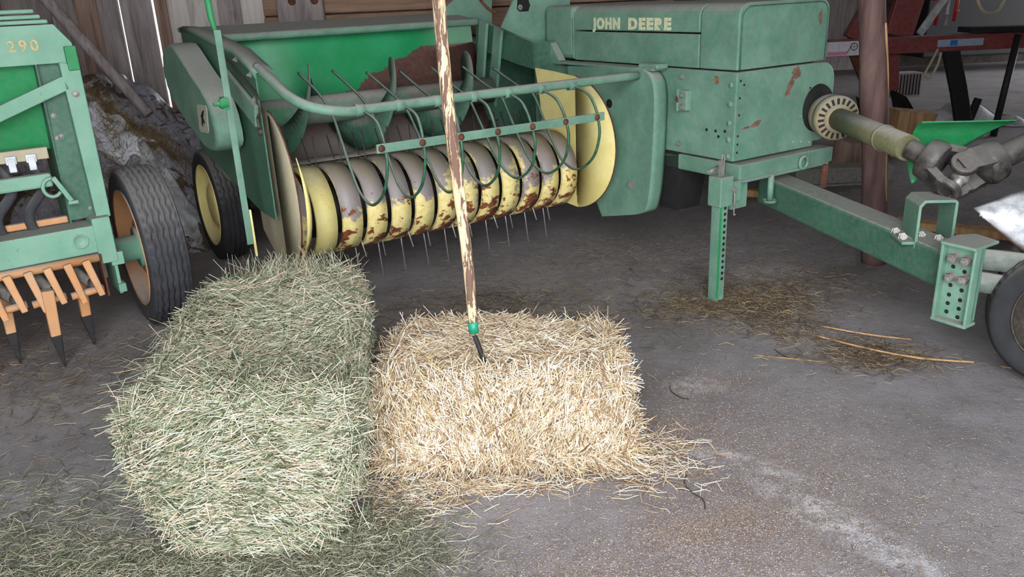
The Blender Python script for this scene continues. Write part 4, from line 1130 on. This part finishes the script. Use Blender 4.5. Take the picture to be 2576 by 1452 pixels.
# ridged brick behind
m = MB(); m.box((5.10, 10.8, .0), (5.44, 11.05, .30)); bk = m.build('ridged_block', plain('pale_clay_block', s2l(176, 162, 160), .85, .15, 20)); tag(bk, 'pale ridged clay block behind the plough', 'block')
m = MB()
for i in range(8): MB().box((5.12 + i * .041, 10.796, .02), (5.135 + i * .041, 10.801, .28)).build('groove_dark_strip', DARK, bk)  # dark strips paint the shade in the ridges
# white sheeting on the floor
rows = []
for j in range(14):
    row = []
    for i in range(30):
        u, v = i / 29, j / 13
        e = math.sin(PI * u) * math.sin(PI * v)
        row.append((4.35 + 1.05 * u + .05 * math.sin(v * 8), 8.30 + .8 * v + .06 * math.sin(u * 13), .006 + e * (.13 + .06 * math.sin(u * 22 + v * 7) + .05 * math.sin(v * 17 + u * 5))))
    rows.append(row)
o = MB().sheet(rows, .004).build('white_sheeting', WHITEP); tag(o, 'crumpled white sheeting lying on the floor under the plough', 'sheeting')
# wooden blocks
m = MB(); m.prism([(3.36, .0), (3.60, .0), (3.74, .36), (3.40, .40)], 1, 7.05, 7.35); o = m.build('timber_block', RAWWOOD, None, .01); tag(o, 'raw timber block right of the post', 'timber block')
m = MB(); m.prism([(2.74, .0), (3.06, .0), (3.02, .24), (2.78, .24)], 1, 6.55, 6.85); o = m.build('timber_block', PLANK_B, None, .01); tag(o, 'brown timber block left of the post behind the shaft', 'timber block')
m = MB(); m.box((2.20, 6.1, .02), (2.95, 6.28, .14)); m.box((2.2, 6.08, .0), (2.95, 6.3, .02)); o = m.build('steel_channel', STEEL, None, .006); tag(o, 'grey steel channel on the floor behind the baler', 'steel channel')
m = MB(); m.bar((1.76, 5.93, .03), (1.98, 5.80, .02), .10, .06, (0, 0, 1), .06, .03); o = m.build('wood_wedge', RAWWOOD, None, .01); tag(o, 'small wooden wedge lying under the baler frame', 'wedge')
m = MB(); m.bar((2.28, 5.10, .03), (3.0, 4.55, .03), .10, .05); o = m.build('wood_lath', RAWWOOD, None, .006); tag(o, 'light wooden lath on the floor behind the tongue', 'lath')
# pale boards leaning at the far wall
m = MB(); m.box((5.2, 14.4, .0), (6.4, 14.46, 1.25)); o = m.build('pale_board', PALE, None, .004); tag(o, 'pale board leaning at the far wall left of the post', 'board')
m = MB(); m.box((9.6, 13.9, .0), (10.4, 13.96, 2.6)); o = m.build('grey_board', PLANK, None, .004); tag(o, 'grey board standing at the far right', 'board')
m = MB(); m.box((6.6, 13.2, .25), (9.4, 14.2, 1.35)); m.box((6.0, 13.0, 1.35), (9.0, 14.0, 1.9)); o = m.build('dark_machine', BLACKM, None, .03); tag(o, 'dark machine standing in the shade at the far end', 'machine')

# ------------------------------------------------------------------ implement at the right edge
IM = empty('parked_machine', (2.04, 2.72, 0), math.radians(60)); tag(IM, 'rear of a dusty machine cut off by the right edge', 'machine')
IMW = (Matrix.Translation(IM.location) @ Matrix.Rotation(math.radians(60), 4, 'Z')).inverted()
tyre(0, .20, .28, IM, RUBBER_D, (0, .28), 4, bead=.19)
rim(0, .20, .185, IM, RODM, (0, .28), .05)
MB().tube([(.05, 0, .28), (.6, 0, .28)], .03, 12).build('wheel_axle', BLACKM, IM)
# splashed mudguard, a bulging sheet whose lower edge runs down to the right
rows = []
for i in range(15):
    t = i / 14
    A1 = Vector((1.80 + .42 * t, 3.04 - .02 * t, .635 + .085 * math.sin(PI * .5 * min(1, t * 1.4))))
    B1 = Vector((1.795 + .36 * t, 2.98 - .10 * t, .63 - .30 * t))
    row = []
    for k in range(9):
        u = k / 8; p = A1.lerp(B1, u) + Vector((-.04, -.07, .02)) * math.sin(PI * u) * min(1, .3 + t * 1.6)
        row.append(p)
    rows.append(row)
def wpart(m, name, mat, bev=0):
    o = m.build(name, mat, IM, bev); o.data.transform(IMW); return o
SPLASH = plain('lime_splashed_metal', s2l(206, 208, 212), .55, .35, 22)
g_ = wpart(MB().sheet(rows, .008), 'mudguard', SPLASH)
o = MB().tube([r[-1] for r in rows], .009, 8).build('mudguard_edge', RUSTY, g_); o.data.transform(IMW)
wpart(MB().prism([(1.88, 2.25), (2.18, 2.88), (3.6, 3.05), (3.6, 1.7), (2.0, 1.8)], 2, .50, 1.9), 'unseen_machine_body', DUSTYS, .06)  # out-of-view body, added to block light from the floor
wpart(MB().box((2.2, 1.9, .2), (3.2, 2.8, .55)), 'unseen_chassis', BLACKM, .03)  # also out of view, added below the body to shade the floor
